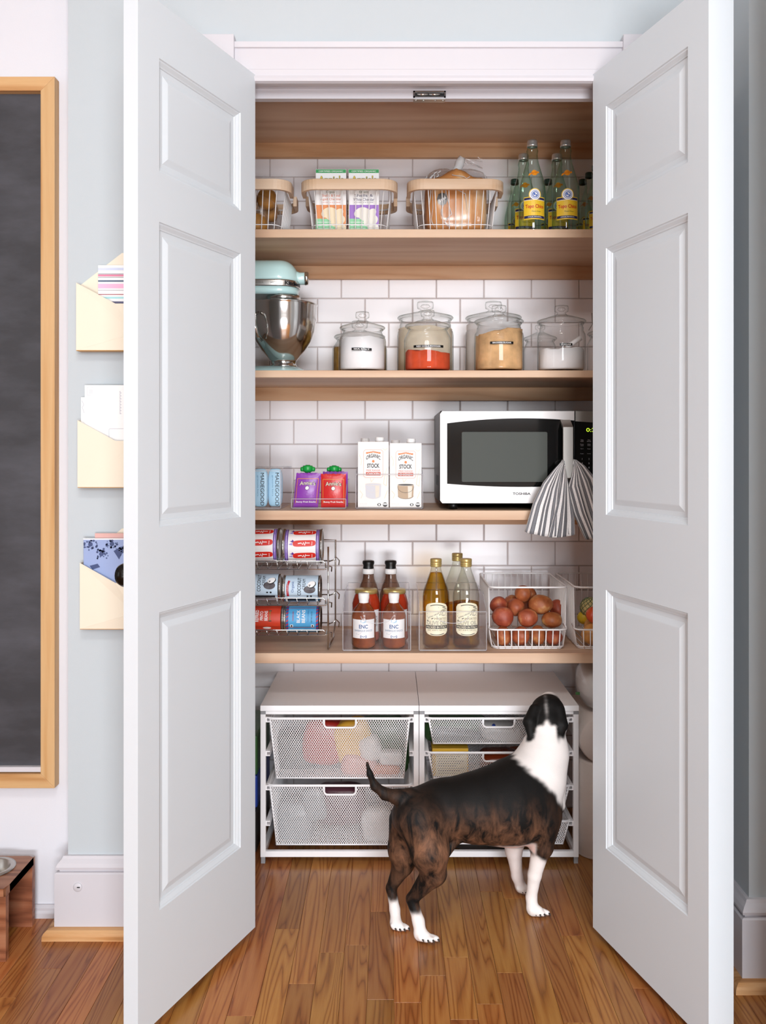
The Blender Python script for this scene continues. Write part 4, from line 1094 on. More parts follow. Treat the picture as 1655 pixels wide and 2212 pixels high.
# broth cartons
mat('carton', '#e6e3e0', .4); mat('carton_orange', '#d9803c', .5); mat('carton_red', '#c8553a', .5); mat('pot_hazed', '#cfcfd6', .5); mat('pot_tan', '#b79d80', .5); mat('pot_light', '#e2d9ca', .5); mat('carton_ink', '#2b2b2c', .5); mat('line_tan', '#e6cfa6', .5); mat('line_faint', '#d9d2cd', .5)
def carton(label, px0, px1, d, py_top, capx, hazed, front=True):
    x0, x1 = wx(px0, d), wx(px1, d); z0 = Z3 + .005; z1 = wz(py_top, d); w = x1 - x0; h = z1 - z0; xc = (x0 + x1) / 2; dp = .062
    t = thing('broth_carton', label, 'carton', (xc, d, z0), 'broth cartons')
    b = MB(); b.box(x0, x1, d, d + dp, z0, z1); b.build('body', 'carton', t, bevel=.001)
    MB().lathe([(0, .013), (.0115, .013), (.0125, .012), (.0128, .0), (0, 0)], (xc + capx, d + dp * .45, z1), 24).build('cap', 'paper_white', t)
    if front:
        pr = Print(on_front(xc, d, z0), .0003)
        def fy(v): return h * v
        hwf, c_ = w * .31, .0045; za, zb = fy(.455), fy(.875)
        pr.line([(-hwf, za + c_), (-hwf, zb - c_), (-hwf + c_, zb), (hwf - c_, zb), (hwf, zb - c_), (hwf, za + c_), (hwf - c_, za), (-hwf + c_, za), (-hwf, za + c_)], .0007, 'carton_orange')
        for i in range(7):
            u = -w * .20 + w * .40 * i / 6; pr.rect(u - w * .034, fy(.825) - abs(i - 3) * .0012 + .002, u + w * .034, fy(.825) - abs(i - 3) * .0012 + .0065, 'carton_orange', 1)
        pr.text('TRADER JOE\'S', 0, fy(.836), .003, 'paper_white', 3, w * .34, bend=.003)
        pr.text('ORGANIC', 0, fy(.748), .0112, 'carton_ink', 2, w * .46, off=.022, bend=.0075)
        pr.ell(0, fy(.702), .004, .0042, 'carton_orange', 2, 6)
        pr.text('STOCK', 0, fy(.635), .0122, 'carton_ink', 2, w * .40, off=.03)
        pr.text('FREE RANGE', 0, fy(.565), .0046, 'carton_red', 2, w * .44)
        pr.rect(-w * .235, fy(.487), w * .235, fy(.540), 'carton_red', 1); pr.text('CHICKEN', 0, fy(.513), .0068, 'paper_white', 3, w * .40, off=.02)
        # pot; the hazed version paints the bin's reflected haze into its colours
        pm = 'pot_hazed' if hazed else 'pot_tan'
        cx_, pz, pw, ph_ = 0.0, fy(.245), w * .255, fy(.215)
        body = [(cx_ - pw, pz + ph_ / 2), (cx_ + pw, pz + ph_ / 2)] + [(cx_ + pw * (math.cos(a) * .94), pz - ph_ * .30 + ph_ * .22 * math.sin(a)) for a in [-PI * i / 12 for i in range(13)]]
        pr.poly(body, pm, 1); pr.ell(cx_, pz + ph_ / 2, pw * 1.04, ph_ * .09, 'pot_light', 2, 20); pr.ell(cx_, pz + ph_ / 2, pw * .96, ph_ * .06, 'pot_hazed' if hazed else 'carton_ink', 3, 20)
        pr.poly([(pw * .25, pz + ph_ * .40), (pw * .8, pz + ph_ * .40), (pw * .72, pz - ph_ * .38), (pw * .3, pz - ph_ * .46)], 'pot_light', 2)
        pr.line([(-pw, pz + ph_ * .38)] + [(pw * math.cos(a), pz + ph_ * .38 - ph_ * .45 * math.sin(a)) for a in [PI - PI * i / 12 for i in range(13)]], .0008, 'line_faint' if hazed else 'carton_ink', 4)
        pr.line(body[2:], .0007, 'line_faint' if hazed else 'carton_ink', 2)
        for pts in (((w * .44, .60), (w * .36, .46), (w * .33, .36), (w * .42, .33), (w * .45, .48)), ((-w * .45, .80), (-w * .38, .72), (-w * .40, .64)), ((w * .30, .90), (w * .38, .87), (w * .46, .90)), ((-w * .44, .26), (-w * .34, .20), (-w * .40, .14)), ((w * .36, .14), (w * .46, .26)), ((-w * .10, .45), (-w * .06, .39), (w * .02, .44))): pr.line([(u, fy(v)) for u, v in pts], .0010, 'line_tan')
        pr.ell(w * .38, fy(.045), .0066, .0066, 'carton_ink', 1); pr.rect(w * .38 - .0055, fy(.045) - .0005, w * .38 + .0055, fy(.045) + .0035, 'paper_white', 2); pr.ell(w * .19, fy(.045), .0055, .004, 'carton_ink', 1, 12); pr.ell(w * .19, fy(.045), .0025, .0028, 'paper_white', 2, 12)
        pr.text('32 FL OZ', -w * .32, fy(.055), .004, 'line_faint', 1, w * .24)
        pr.build('print', t)
    return t
carton('white broth carton, its pot print paled by painted haze, nearer the pouches', 773, 840, 2.513, 954, .018, True)
carton('white broth carton with a tan pot printed, nearer the microwave', 842, 911, 2.513, 957, .016, False)
carton('white carton behind the hazed pot carton, cap showing', 773, 838, 2.60, 956, -.024, True, False)
carton('white carton behind the tan pot carton, cap showing', 842, 908, 2.60, 960, -.028, True, False)

# ---- microwave
YM = 2.472; mwx0, mwx1 = wx(951, YM), wx(951, YM) + .485
mz0, mz1 = wz(1087, YM), wz(888, YM)
mw = thing('microwave', 'stainless and black microwave oven with a dish towel on its handle', 'microwave', ((mwx0 + mwx1) / 2, YM, Z3))
MB().box(mwx0 + .001, mwx1 - .001, YM + .018, 2.83, mz0, mz1 + .002).build('case', mat('case_black', '#2a2a2b', .4), mw, bevel=.003)
for x in (mwx0 + .04, mwx1 - .04):
    for y in (YM + .05, 2.79): MB().lathe([(0, 0), (.012, 0), (.014, mz0 - Z3 + .001), (0, mz0 - Z3 + .001)], (x, y, Z3), 16).build('foot', 'black', mw)
for k in range(9): MB().box(mwx0 - .0004, mwx0 + .002, 2.60 + k * .012, 2.606 + k * .012, mz0 + .045 + 0 * k, mz0 + .075).build('vent_slot', 'black', mw)
split = wx(1242, YM)
mat('mw_steel', '#cbc7c6', .42, .25)
# door frame with an eye-shaped window opening (arched top and bottom)
def arch(px): 
    u = (px - 1130) / 165.0; return u * u
def top_e(px): return wz(903.5 + 11 * arch(px), YM)
def bot_e(px): return wz(1052 - 7.0 * arch(px), YM)
def frame_strip(pa, pb, rail_top):
    pts = [pa + (pb - pa) * i / 16 for i in range(17)]
    if rail_top: return [(wx(p, YM), mz1) for p in pts] + [(wx(p, YM), top_e(p)) for p in reversed(pts)]
    return [(wx(p, YM), mz0) for p in pts] + [(wx(p, YM), bot_e(p)) for p in reversed(pts)]
wl = 966
MB().prism(frame_strip(wl, 1241, True), 'Y', YM, YM + .02).build('door_rail', 'mw_steel', mw)
MB().prism(frame_strip(wl, 1241, False), 'Y', YM, YM + .02).build('door_rail', 'mw_steel', mw)
MB().prism([(mwx0 + .006, mz0), (wx(wl, YM), mz0), (wx(wl, YM), mz1), (mwx0 + .006, mz1), (mwx0, mz1 - .008), (mwx0, mz0 + .008)], 'Y', YM, YM + .02).build('door_stile', 'mw_steel', mw)
pts = [wl + (1241 - wl) * i / 16 for i in range(17)]
MB().prism([(wx(p, YM), bot_e(p)) for p in pts] + [(wx(p, YM), top_e(p)) for p in reversed(pts)], 'Y', YM + .004, YM + .02).build('door_glass', 'black_gloss', mw)
mat('mw_screen', '#3c403a', .5, spec=.3)
MB().prism(rrect(wx(998, YM), wx(1183, YM), wz(1041, YM), wz(933, YM), .004), 'Y', YM + .0032, YM + .0045).build('window_screen', 'mw_screen', mw)
# control side
MB().prism(frame_strip(1243.5, 1330, True)[:17] + [(wx(p, YM), top_e(1241) - .002 - .00008 * (p - 1243)) for p in reversed([1243.5 + 86.5 * i / 16 for i in range(17)])], 'Y', YM, YM + .02).build('control_trim', 'brushed', mw)
MB().box(wx(1243.5, YM), mwx1, YM + .003, YM + .02, mz0, top_e(1241) - .0015).build('control_panel', 'black_gloss', mw)
mat('led', '#d8ff40', .5, emit='#d6ff3a', estr=1.6); mat('btn', '#c9c9d2', .5)
pr = Print(on_front(0, YM + .003, 0), .0003)
def MX(px): return wx(px, YM)
def MZ(py): return wz(py, YM)
pr.text('0:24', MX(1281), MZ(928.5), .0105, 'led', 2, .036, off=.0)
for k, (a, c) in enumerate((('Time Cook', 'Time Defrost'), ('Power Level', 'Clock Settings'))):
    for j, s in enumerate((a, c)):
        for i, wd in enumerate(s.split()): pr.text(wd, MX(1258 + 15 * j), MZ(950.5 + k * 9 + i * 3), .0026, 'btn', 2)
for y, a, c in ((969.5, 'Popcorn', 'Potato'), (980, 'Frozen', 'Beverage')): pr.text(a, MX(1258), MZ(y), .0024, 'btn', 2); pr.text(c, MX(1273), MZ(y), .0024, 'btn', 2)
for k in range(9): pr.text(str(k + 1), MX(1258 + 15 * (k % 3)), MZ(991.5 + 9.3 * (k // 3)), .0048, 'btn', 2)
pr.text('0', MX(1273), MZ(1019.5), .0048, 'btn', 2); pr.text('STOP', MX(1260), MZ(1035), .004, 'btn', 2); pr.text('START', MX(1284), MZ(1035), .004, 'btn', 2)
pr.build('control_print', mw)
pr = Print(on_front(0, YM, 0), .0003); pr.text('TOSHIBA', MX(1127), MZ(1066.5), .0068, 'ink', 2, .050, off=.025); pr.build('lettering', mw)
hx0, hx1 = wx(1217, 2.43), wx(1239, 2.43)
b = MB(); yh = 2.432
b.prism([(yh, wz(922, yh)), (YM + .004, wz(905, YM)), (YM + .004, wz(911, YM)), (yh + .010, wz(928, yh)), (yh + .010, wz(1026, yh)), (YM + .004, wz(1038, YM)), (YM + .004, wz(1045, YM)), (yh, wz(1033, yh))], 'X', hx0, hx1)
b.build('handle', 'brushed', mw, bevel=.001)

# ---- dish towel looped through the handle
m, nt, bs, out = new_mat('towel_stripe'); M['towel_stripe'] = m
uvn = N(nt, 'ShaderNodeUVMap'); sx = N(nt, 'ShaderNodeSeparateXYZ'); nt.links.new(uvn.outputs[0], sx.inputs[0])
fr = math_node(nt, 'FRACT', math_node(nt, 'MULTIPLY', sx.outputs[0], 9.0))
cr = N(nt, 'ShaderNodeValToRGB'); cr.color_ramp.interpolation = 'CONSTANT'
cr.color_ramp.elements[0].position = 0; cr.color_ramp.elements[0].color = (*C('#eeebea'), 1); cr.color_ramp.elements[1].position = .46; cr.color_ramp.elements[1].color = (*C('#1c1c20'), 1)
for pos, c in ((.52, '#7d7d82'), (.93, '#1c1c20'), (.985, '#eeebea')):
    e = cr.color_ramp.elements.new(pos); e.color = (*C(c), 1)
nz = N(nt, 'ShaderNodeTexNoise'); nz.inputs['Scale'].default_value = 350; tcn = N(nt, 'ShaderNodeTexCoord'); nt.links.new(tcn.outputs['Object'], nz.inputs['Vector'])
mxn = N(nt, 'ShaderNodeMix', data_type='RGBA', blend_type='MULTIPLY'); mxn.inputs[0].default_value = .35
nt.links.new(fr, cr.inputs[0]); nt.links.new(cr.outputs[0], mxn.inputs[6]); nt.links.new(nz.outputs['Fac'], mxn.inputs[7])
hs = N(nt, 'ShaderNodeHueSaturation'); hs.inputs['Value'].default_value = 1.12; nt.links.new(mxn.outputs[2], hs.inputs['Color'])
nt.links.new(hs.outputs[0], bs.inputs['Base Color']); bs.inputs['Roughness'].default_value = .9
tw = thing('dish_towel', 'grey and white striped towel looped through the microwave handle', 'towel', (wx(1228, 2.42), 2.42, wz(1165, 2.42)))
def lobe(top, poly_l, poly_r, d0, folds, amp, phase, bulge):
    """cloth hanging from a gathered point; poly_l / poly_r: pixel outlines down the two edges"""
    def samp(pl, v):
        k = v * (len(pl) - 1); i = min(int(k), len(pl) - 2); f = k - i
        return pl[i][0] + (pl[i + 1][0] - pl[i][0]) * f, pl[i][1] + (pl[i + 1][1] - pl[i][1]) * f
    def fn(u, v):
        a, c = samp(poly_l, v), samp(poly_r, v)
        px = a[0] + (c[0] - a[0]) * u; py = a[1] + (c[1] - a[1]) * u + bulge * v * v * math.sin(PI * u) * 8
        f = v ** .7
        d = d0 - f * .012 - amp * f * math.sin(u * folds * PI + phase) - .010 * math.sin(PI * u) * (1 - .5 * v)
        px += 3.0 * f * math.cos(u * folds * PI + phase)
        p = P(px, py, d); return (p.x, p.y, p.z)
    return fn
for fn in (lobe(None, [(1217, 993), (1196, 1014), (1172, 1042), (1150, 1085), (1131, 1148)], [(1219, 996), (1221, 1030), (1226, 1070), (1233, 1110), (1239, 1152)], 2.432, 7, .006, .4, 1.1),
           lobe(None, [(1219, 1000), (1215, 1030), (1205, 1080), (1192, 1130), (1184, 1160)], [(1223, 1020), (1228, 1050), (1234, 1090), (1240, 1120), (1241, 1155)], 2.424, 4, .005, 1.2, .4),
           lobe(None, [(1241, 997), (1234, 1030), (1222, 1056), (1236, 1110), (1262, 1166)], [(1244, 993), (1262, 1005), (1284, 1032), (1304, 1090), (1318, 1140)], 2.432, 6, .006, .2, 1.0)):
    mbq = MB().grid(fn, 40, 30, uv=True); k_ = (.95, .42, .85)[len(tw.children)]; mbq.uv = {q: (u * k_ + .03, v) for q, (u, v) in mbq.uv.items()}
    o = mbq.build('cloth_fold', 'towel_stripe', tw, recalc=False)
    md = o.modifiers.new('cloth', 'SOLIDIFY'); md.thickness = .0016; md.offset = 0
MB().tube([P(1216, 1002, 2.432), P(1218, 998, 2.455), P(1228, 996, 2.458), P(1240, 998, 2.455), P(1243, 1002, 2.432)], [.007, .008, .008, .008, .007], 10).build('cloth_loop', 'paper_white', tw)

# ================================================================== fourth shelf
# ---- chrome can rack
rk = thing('can_rack', 'three tier chrome wire rack for cans', 'rack', (wx(600, 2.5), 2.5, Z4), None)
xr_, xl_ = wx(703, 2.50), wx(440, 2.50)
tiers = [(1212, 1225, 2.505), (1292, 1303, 2.502), (1361, 1368, 2.500)]
for sx_, xx in ((1, wx(709, 2.495)), (-1, xl_ - .012)):
    MB().tube([(xx, 2.497, wz(1181, 2.497)), (xx, 2.492, Z4 + .004)], .0026, 8).build('upright', 'chrome', rk)
    xb = xx + .010 * sx_
    MB().tube([(xx, 2.492, Z4 + .004), (xb, 2.58, Z4 + .02), (xb, 2.66, Z4 + .05), (xb, 2.665, wz(1166, 2.665)), (xb - .05 * sx_, 2.665, wz(1166, 2.665))], .0024, 8).build('upright', 'chrome', rk)
for ya, yb2, df in tiers:
    tr = MB(); za, zc = wz(ya, df), wz(yb2 + 5, df); dk = .17; rise = .004
    tr.tube([(xl_, df + dk, zc + rise), (xl_, df + .004, zc), (xl_, df, za - .006), (xl_ + .006, df, za), (xr_ - .006, df, za), (xr_, df, za - .006), (xr_, df + .004, zc), (xr_, df + dk, zc + rise), (xl_, df + dk, zc + rise)], .0019, 8)
    o = tr.build('tray_frame', 'chrome', rk)
    MB().tube([(xl_ - .006, df + .002, zc), (xr_ - .004, df + .002, zc), (xr_ + .006, df + .002, zc + .004), (xr_ + .011, df + .002, zc + .009), (xr_ + .017, df + .012, zc + .006), (xr_ + .016, df + .016, zc - .008)], .0019, 8).build('tray_rail', 'chrome', rk)
    MB().tube([(xr_, df + .155, zc + rise), (xr_ + .012, df + .155, zc + rise + .004), (xr_ + .022, df + .155, zc + rise + .012), (xr_ + .030, df + .16, zc + rise + .002), (xr_ + .028, df + .165, zc + rise - .012)], .0019, 8).build('tray_hook', 'chrome', rk)
    cw = MB(); k = 0; x = xr_ - .022
    while x > xl_ + .01:
        cw.tube([(x - .003, df, za), (x, df + .004, zc), (x, df + dk, zc + rise)], .0013, 6); x -= .0285
    cw.build('tray_wires', 'chrome', rk)['kind'] = 'stuff'
# ---- cans
for nm, c in (('can_white', '#efebe9'), ('tomato_red', '#d42a1e'), ('tomato_light', '#e4574c'), ('can_purple', '#5b2a8c'), ('can_lav', '#9a84c8'), ('coco_blue', '#c3d6e6'), ('coco_brown', '#4a4247'), ('ribbon_red', '#b52233'), ('refried_red', '#c63a20'), ('refried_dark', '#1f2a16'), ('refried_green', '#6f9a4a'), ('bean_blue', '#4f9fd0'), ('bean_navy', '#2a4f94')): mat(nm, c, .4)
def can(label, x0, L, cy, cz, R, paper, ra):
    t = thing('food_can', label, 'can', (x0 + L / 2, cy, cz - R), 'cans on the chrome rack')
    MB().lathe([(0, .003), (R - .006, .003), (R - .004, .0), (R + .0008, .0), (R + .001, .003), (R - .001, .0045), (R - .001, L - .0045), (R + .001, L - .003), (R + .0008, L), (R - .003, L), (R - .005, L - .004), (R * .7, L - .003), (R * .5, L - .0045), (0, L - .0045)], (x0, cy, cz), 48, 'X').build('tin', 'steel', t)
    MB().lathe([(R - .0004, .007), (R - .0004, L - .007)], (x0, cy, cz), 48, 'X').build('paper_label', paper, t)
    return t, Print(on_can(x0, cy, cz, R - .0002, ra), .00035)
CY = 2.567
def tomato_can(label, px0, L, R, cz):
    x0 = wx(px0, CY - R * .6); t, pr = can(label, x0, L, CY, cz, R, 'can_white', 0.25)
    for e in (.0075, L - .0165):
        pr.rect(e, -.055, e + .009, .055, 'can_purple', 1, 1, 24)
        pr.rect(e + .0025, -.055, e + .0065, .055, 'can_lav', 2, 1, 24)
        pr.text('SAN MARZANO TOMATOES', e + .0045, .0, .0022, 'paper_white', 4, .05, rot=PI / 2)
    for v in (.037, .001, -.035):
        u = L * .56
        pr.fan((u, v), [(u + .033 * sq(math.cos(a), .8), v + (.0105 + .0015 * math.cos(2 * a)) * sq(math.sin(a), .7) + .0012 * math.cos(a)) for a in [2 * PI * i / 28 for i in range(28)]], 'tomato_red', 2)
        pr.poly([(u - .034, v - .006), (u - .045, v - .003), (u - .034, v + .0015)], 'can_lav', 2); pr.poly([(u - .033, v + .002), (u - .042, v + .006), (u - .036, v + .0065), (u - .034, v + .011), (u - .029, v + .006)], 'can_purple', 2)
        pr.line([(u - .018, v - .001), (u - .008, v + .001)], .0028, 'paper_white', 4); pr.line([(u - .008, v + .001), (u - .004, v - .004), (u - .002, v + .003), (u + .002, v - .006), (u + .004, v + .005)], .0014, 'paper_white', 4)
        pr.line([(u + .004, v + .001), (u + .016, v + .001)], .0022, 'paper_white', 4); pr.line([(u + .022, v - .006), (u + .0225, v + .005)], .0012, 'paper_white', 4)
    pr.build('label_print', t)
tomato_can('white can with red tomatoes on the top tier, at the rack end', 611, .113, .050, wz(1180, CY))
tomato_can('white can with red tomatoes on the top tier, cut off by the door', 519, .113, .050, wz(1178, CY))
def coco_can(label, px0, L, R, cz, ra):
    x0 = wx(px0, CY - R); t, pr = can(label, x0, L, CY, cz, R, 'coco_blue', ra)
    pr.line([(.016, -.026), (.014, -.01), (.0145, .006), (.019, .020)], .0065, 'ribbon_red', 2); pr.text("TRADER JOE'S", .0145, -.002, .0028, 'paper_white', 4, .028, rot=PI / 2)
    pr.text('Organic', .030, .002, .0100, 'bean_navy', 2, .032, rot=PI / 2)
    pr.text('COCONUT', .048, .004, .0105, 'ink', 2, .054, rot=PI / 2, off=.01); pr.text('CREAM', .0615, .010, .0095, 'ink', 2, .032, rot=PI / 2, off=-.004)
    pr.ell(.078, -.006, .017, .011, 'coco_brown', 2, 22); pr.ell(.084, .008, .013, .0095, 'ink', 3, 22, .5); pr.ell(.083, .009, .0118, .0082, 'paper_white', 4, 22, .5); pr.ell(.0785, .0045, .0042, .0010, 'coco_brown', 5, 10, .9); pr.ell(.0775, .0065, .0030, .0009, 'coco_brown', 5.4, 10, .1)
    pr.rect(.010, -.046, .094, -.036, 'ink', 2, 1, 8); pr.ell(.072, -.026, .003, .0025, 'ink', 2, 10); pr.ell(.082, -.026, .003, .003, 'ink', 2, 10)
    pr.build('label_print', t)
coco_can('pale blue coconut can on the middle tier, at the rack end', 610, .1085, .0385, wz(1271, CY), .22)
coco_can('pale blue coconut can on the middle tier, cut off by the door', 523, .1085, .0385, wz(1268, CY), .42)
x0 = wx(612, CY - .04); t, pr = can('blue black-bean can on the bottom tier of the rack', x0, .106, CY, wz(1336, CY), .0385, 'bean_blue', .25)
for e in (.0075, .0935):
    pr.rect(e, -.04, e + .0065, .04, 'bean_navy', 1, 1, 16)
    for k in range(7): pr.poly([(e, -.035 + k * .011), (e + .0065, -.031 + k * .011), (e + .0065, -.027 + k * .011), (e, -.031 + k * .011)], 'ribbon_red', 2)
pr.line([(.018, -.030), (.018, .030), (.089, .030), (.089, -.030), (.018, -.030)], .0012, 'ribbon_red', 2)
pr.text("TRADER JOE'S", .028, .004, .0042, 'ribbon_red', 2, .028, rot=PI / 2, off=.02); pr.text('BLACK', .043, .004, .0100, 'paper_white', 2, .038, rot=PI / 2, off=.015); pr.text('BEANS', .0575, .004, .0100, 'paper_white', 2, .038, rot=PI / 2, off=.015)
pr.text('READY TO SERVE', .071, .004, .0025, 'bean_navy', 2, .03, rot=PI / 2); pr.text('NET WT 15.5 OZ', .081, .002, .0035, 'ink', 2, .032, rot=PI / 2)
for u in (.0235, .0835): pr.rect(u - .004, -.028, u + .004, -.020, 'paper_white', 3); pr.ell(u, -.024, .0025, .003, 'ink', 4, 8)
pr.build('label_print', t)
x0 = wx(531, CY - .04); t, pr = can('red refried-bean can on the bottom tier, cut off by the door', x0, .106, CY, wz(1335, CY), .0385, 'refried_red', .25)
for i, (s, w_) in enumerate((('REFRIED', .034), ('PINTO', .026), ('BEANS', .028))): pr.text(s, .032 + i * .0128, .004, .0095, 'paper_white', 2, w_, rot=PI / 2, off=.015)
pr.rect(.0645, -.012, .0735, .020, 'refried_dark', 2); pr.text('Salsa Style', .069, .004, .0050, 'refried_green', 4, .027, rot=PI / 2); pr.ell(.060, -.033, .012, .004, 'paper_white', 2, 12)
pr.build('label_print', t)

# ---- bin of sauces
D4 = 2.475
def X4(px, d=D4): return wx(px, d)
clear_bin('clear acrylic bin of barbecue sauce and tomato jars', X4(740), X4(888), D4, 2.78, Z4, .112, .150)
clear_bin('clear acrylic bin of olive oil bottles', X4(905), X4(1052), D4, 2.78, Z4, .112, .150)
for nm, c, r in (('sauce_brown', '#6b2c14', .25), ('sauce_amber', '#a8522a', .25), ('sauce_red', '#a82d18', .25), ('lid_gold', '#c9b070', .3), ('label_white', '#eeeef0', .5), ('label_skyblue', '#9fc4de', .5), ('label_blue2', '#2f5f96', .5)): mat(nm, c, r, .5 if nm == 'lid_gold' else 0)
m, nt, bs, out = new_mat('bbq_sauce'); M['bbq_sauce'] = m
tc = N(nt, 'ShaderNodeTexCoord'); sp = N(nt, 'ShaderNodeSeparateXYZ'); nt.links.new(tc.outputs['Object'], sp.inputs[0])
nz = N(nt, 'ShaderNodeTexNoise'); nz.inputs['Scale'].default_value = 24; nz.inputs['Detail'].default_value = 3; nt.links.new(tc.outputs['Object'], nz.inputs['Vector'])
cr = N(nt, 'ShaderNodeValToRGB'); cr.color_ramp.elements[0].color = (*C('#5c2410'), 1); cr.color_ramp.elements[1].color = (*C('#964a20'), 1); cr.color_ramp.elements[0].position = .35; cr.color_ramp.elements[1].position = .7
nt.links.new(nz.outputs['Fac'], cr.inputs[0]); nt.links.new(cr.outputs[0], bs.inputs['Base Color']); bs.inputs['Roughness'].default_value = .15
def sauce(px, d, label):
    x = wx(px, d); z = Z4 + .0042; t = thing('sauce_bottle', label, 'bottle', (x, d, z), 'barbecue sauce bottles')
    R = .0345
    MB().lathe([(0, .002), (R - .006, 0), (R, .008), (R, .088), (R - .002, .098), (R - .008, .110), (R - .017, .121), (.013, .127), (.0125, .134)], (x, d, z), 40).build('glass', 'bbq_sauce', t)
    MB().lathe([(.0135, .126), (.0138, .132), (.0155, .140), (.0160, .150), (.0150, .1535), (0, .1535)], (x, d, z), 28).build('cap', 'paper_white', t)
    pr = Print(on_cyl(x, d, z, R + .0003), .0003)
    pr.rect(-.036, .030, .036, .083, 'label_white', 1, 16)
    pr.poly([(-.008, .083), (.008, .083), (.008, .076), (0, .073), (-.008, .076)], 'label_skyblue', 2)
    pr.text('ENC', 0, .0635, .0110, 'label_blue2', 4, .025, off=.02); pr.text('BARBEQUE SAUCE', 0, .0515, .0060, ink('sauce_ink', '#7f93aa'), 4, .052, off=.01)
    pr.rect(-.022, .0435, -.008, .0442, 'sauce_ink', 2); pr.rect(-.022, .041, -.012, .0416, 'sauce_ink', 2)
    pr.line([(-.008, .032), (-.008, .038), (0, .034), (.008, .038), (.008, .032), (-.008, .032)], .0014, 'label_blue2', 3)
    pr.build('label_print', t)
sauce(786, 2.522, 'white labelled barbecue bottle at the front, nearer the can rack'); sauce(851, 2.522, 'white labelled barbecue bottle at the front, nearer the oil bin')
def sjar(px, d, label):
    x = wx(px, d); z = Z4 + .0042; t = thing('sauce_jar', label, 'jar', (x, d, z), 'tomato sauce jars'); R = .041
    MB().lathe([(0, .002), (R - .006, 0), (R, .008), (R, .110), (R - .003, .122), (.034, .134), (.031, .140)], (x, d, z), 36).build('glass', mat('tomato_glass', '#a8351c', .12), t)
    MB().lathe([(.031, .139), (.0335, .140), (.0335, .150), (.032, .152), (0, .152)], (x, d, z), 36).build('lid', 'lid_gold', t)
    pr = Print(on_cyl(x, d, z, R + .0003), .0003); pr.rect(.012, .030, .046, .095, 'label_white', 1, 8); pr.text('SAUCE', .034, .062, .006, 'ink', 3, .03, rot=PI / 2); pr.build('label_print', t)
sjar(791, 2.610, 'gold lidded red sauce jar behind the barbecue bottle near the rack'); sjar(852, 2.610, 'gold lidded red sauce jar behind the barbecue bottle near the oil')
def vbot(px, d, label):
    x = wx(px, d); z = Z4 + .0042; t = thing('vinegar_bottle', label, 'bottle', (x, d, z), 'black capped bottles')
    MB().lathe([(0, .002), (.03, 0), (.033, .008), (.033, .120), (.026, .150), (.0185, .168), (.0165, .186)], (x, d, z), 32).build('glass', glass('brown_glass', '#d9c3b4', '#6b4a3a', .6), t)
    MB().lathe([(.0172, .184), (.019, .186), (.019, .198), (.0172, .200), (0, .200)], (x, d, z), 28).build('collar', 'paper_white', t)
    MB().lathe([(.0165, .200), (.0165, .204), (.0155, .209), (.0185, .217), (.0175, .2235), (.012, .225), (0, .225)], (x, d, z), 28).build('cap', 'black', t)
vbot(796, 2.705, 'black and white capped bottle at the back, nearer the rack'); vbot(844, 2.705, 'black and white capped bottle at the back, nearer the oil')
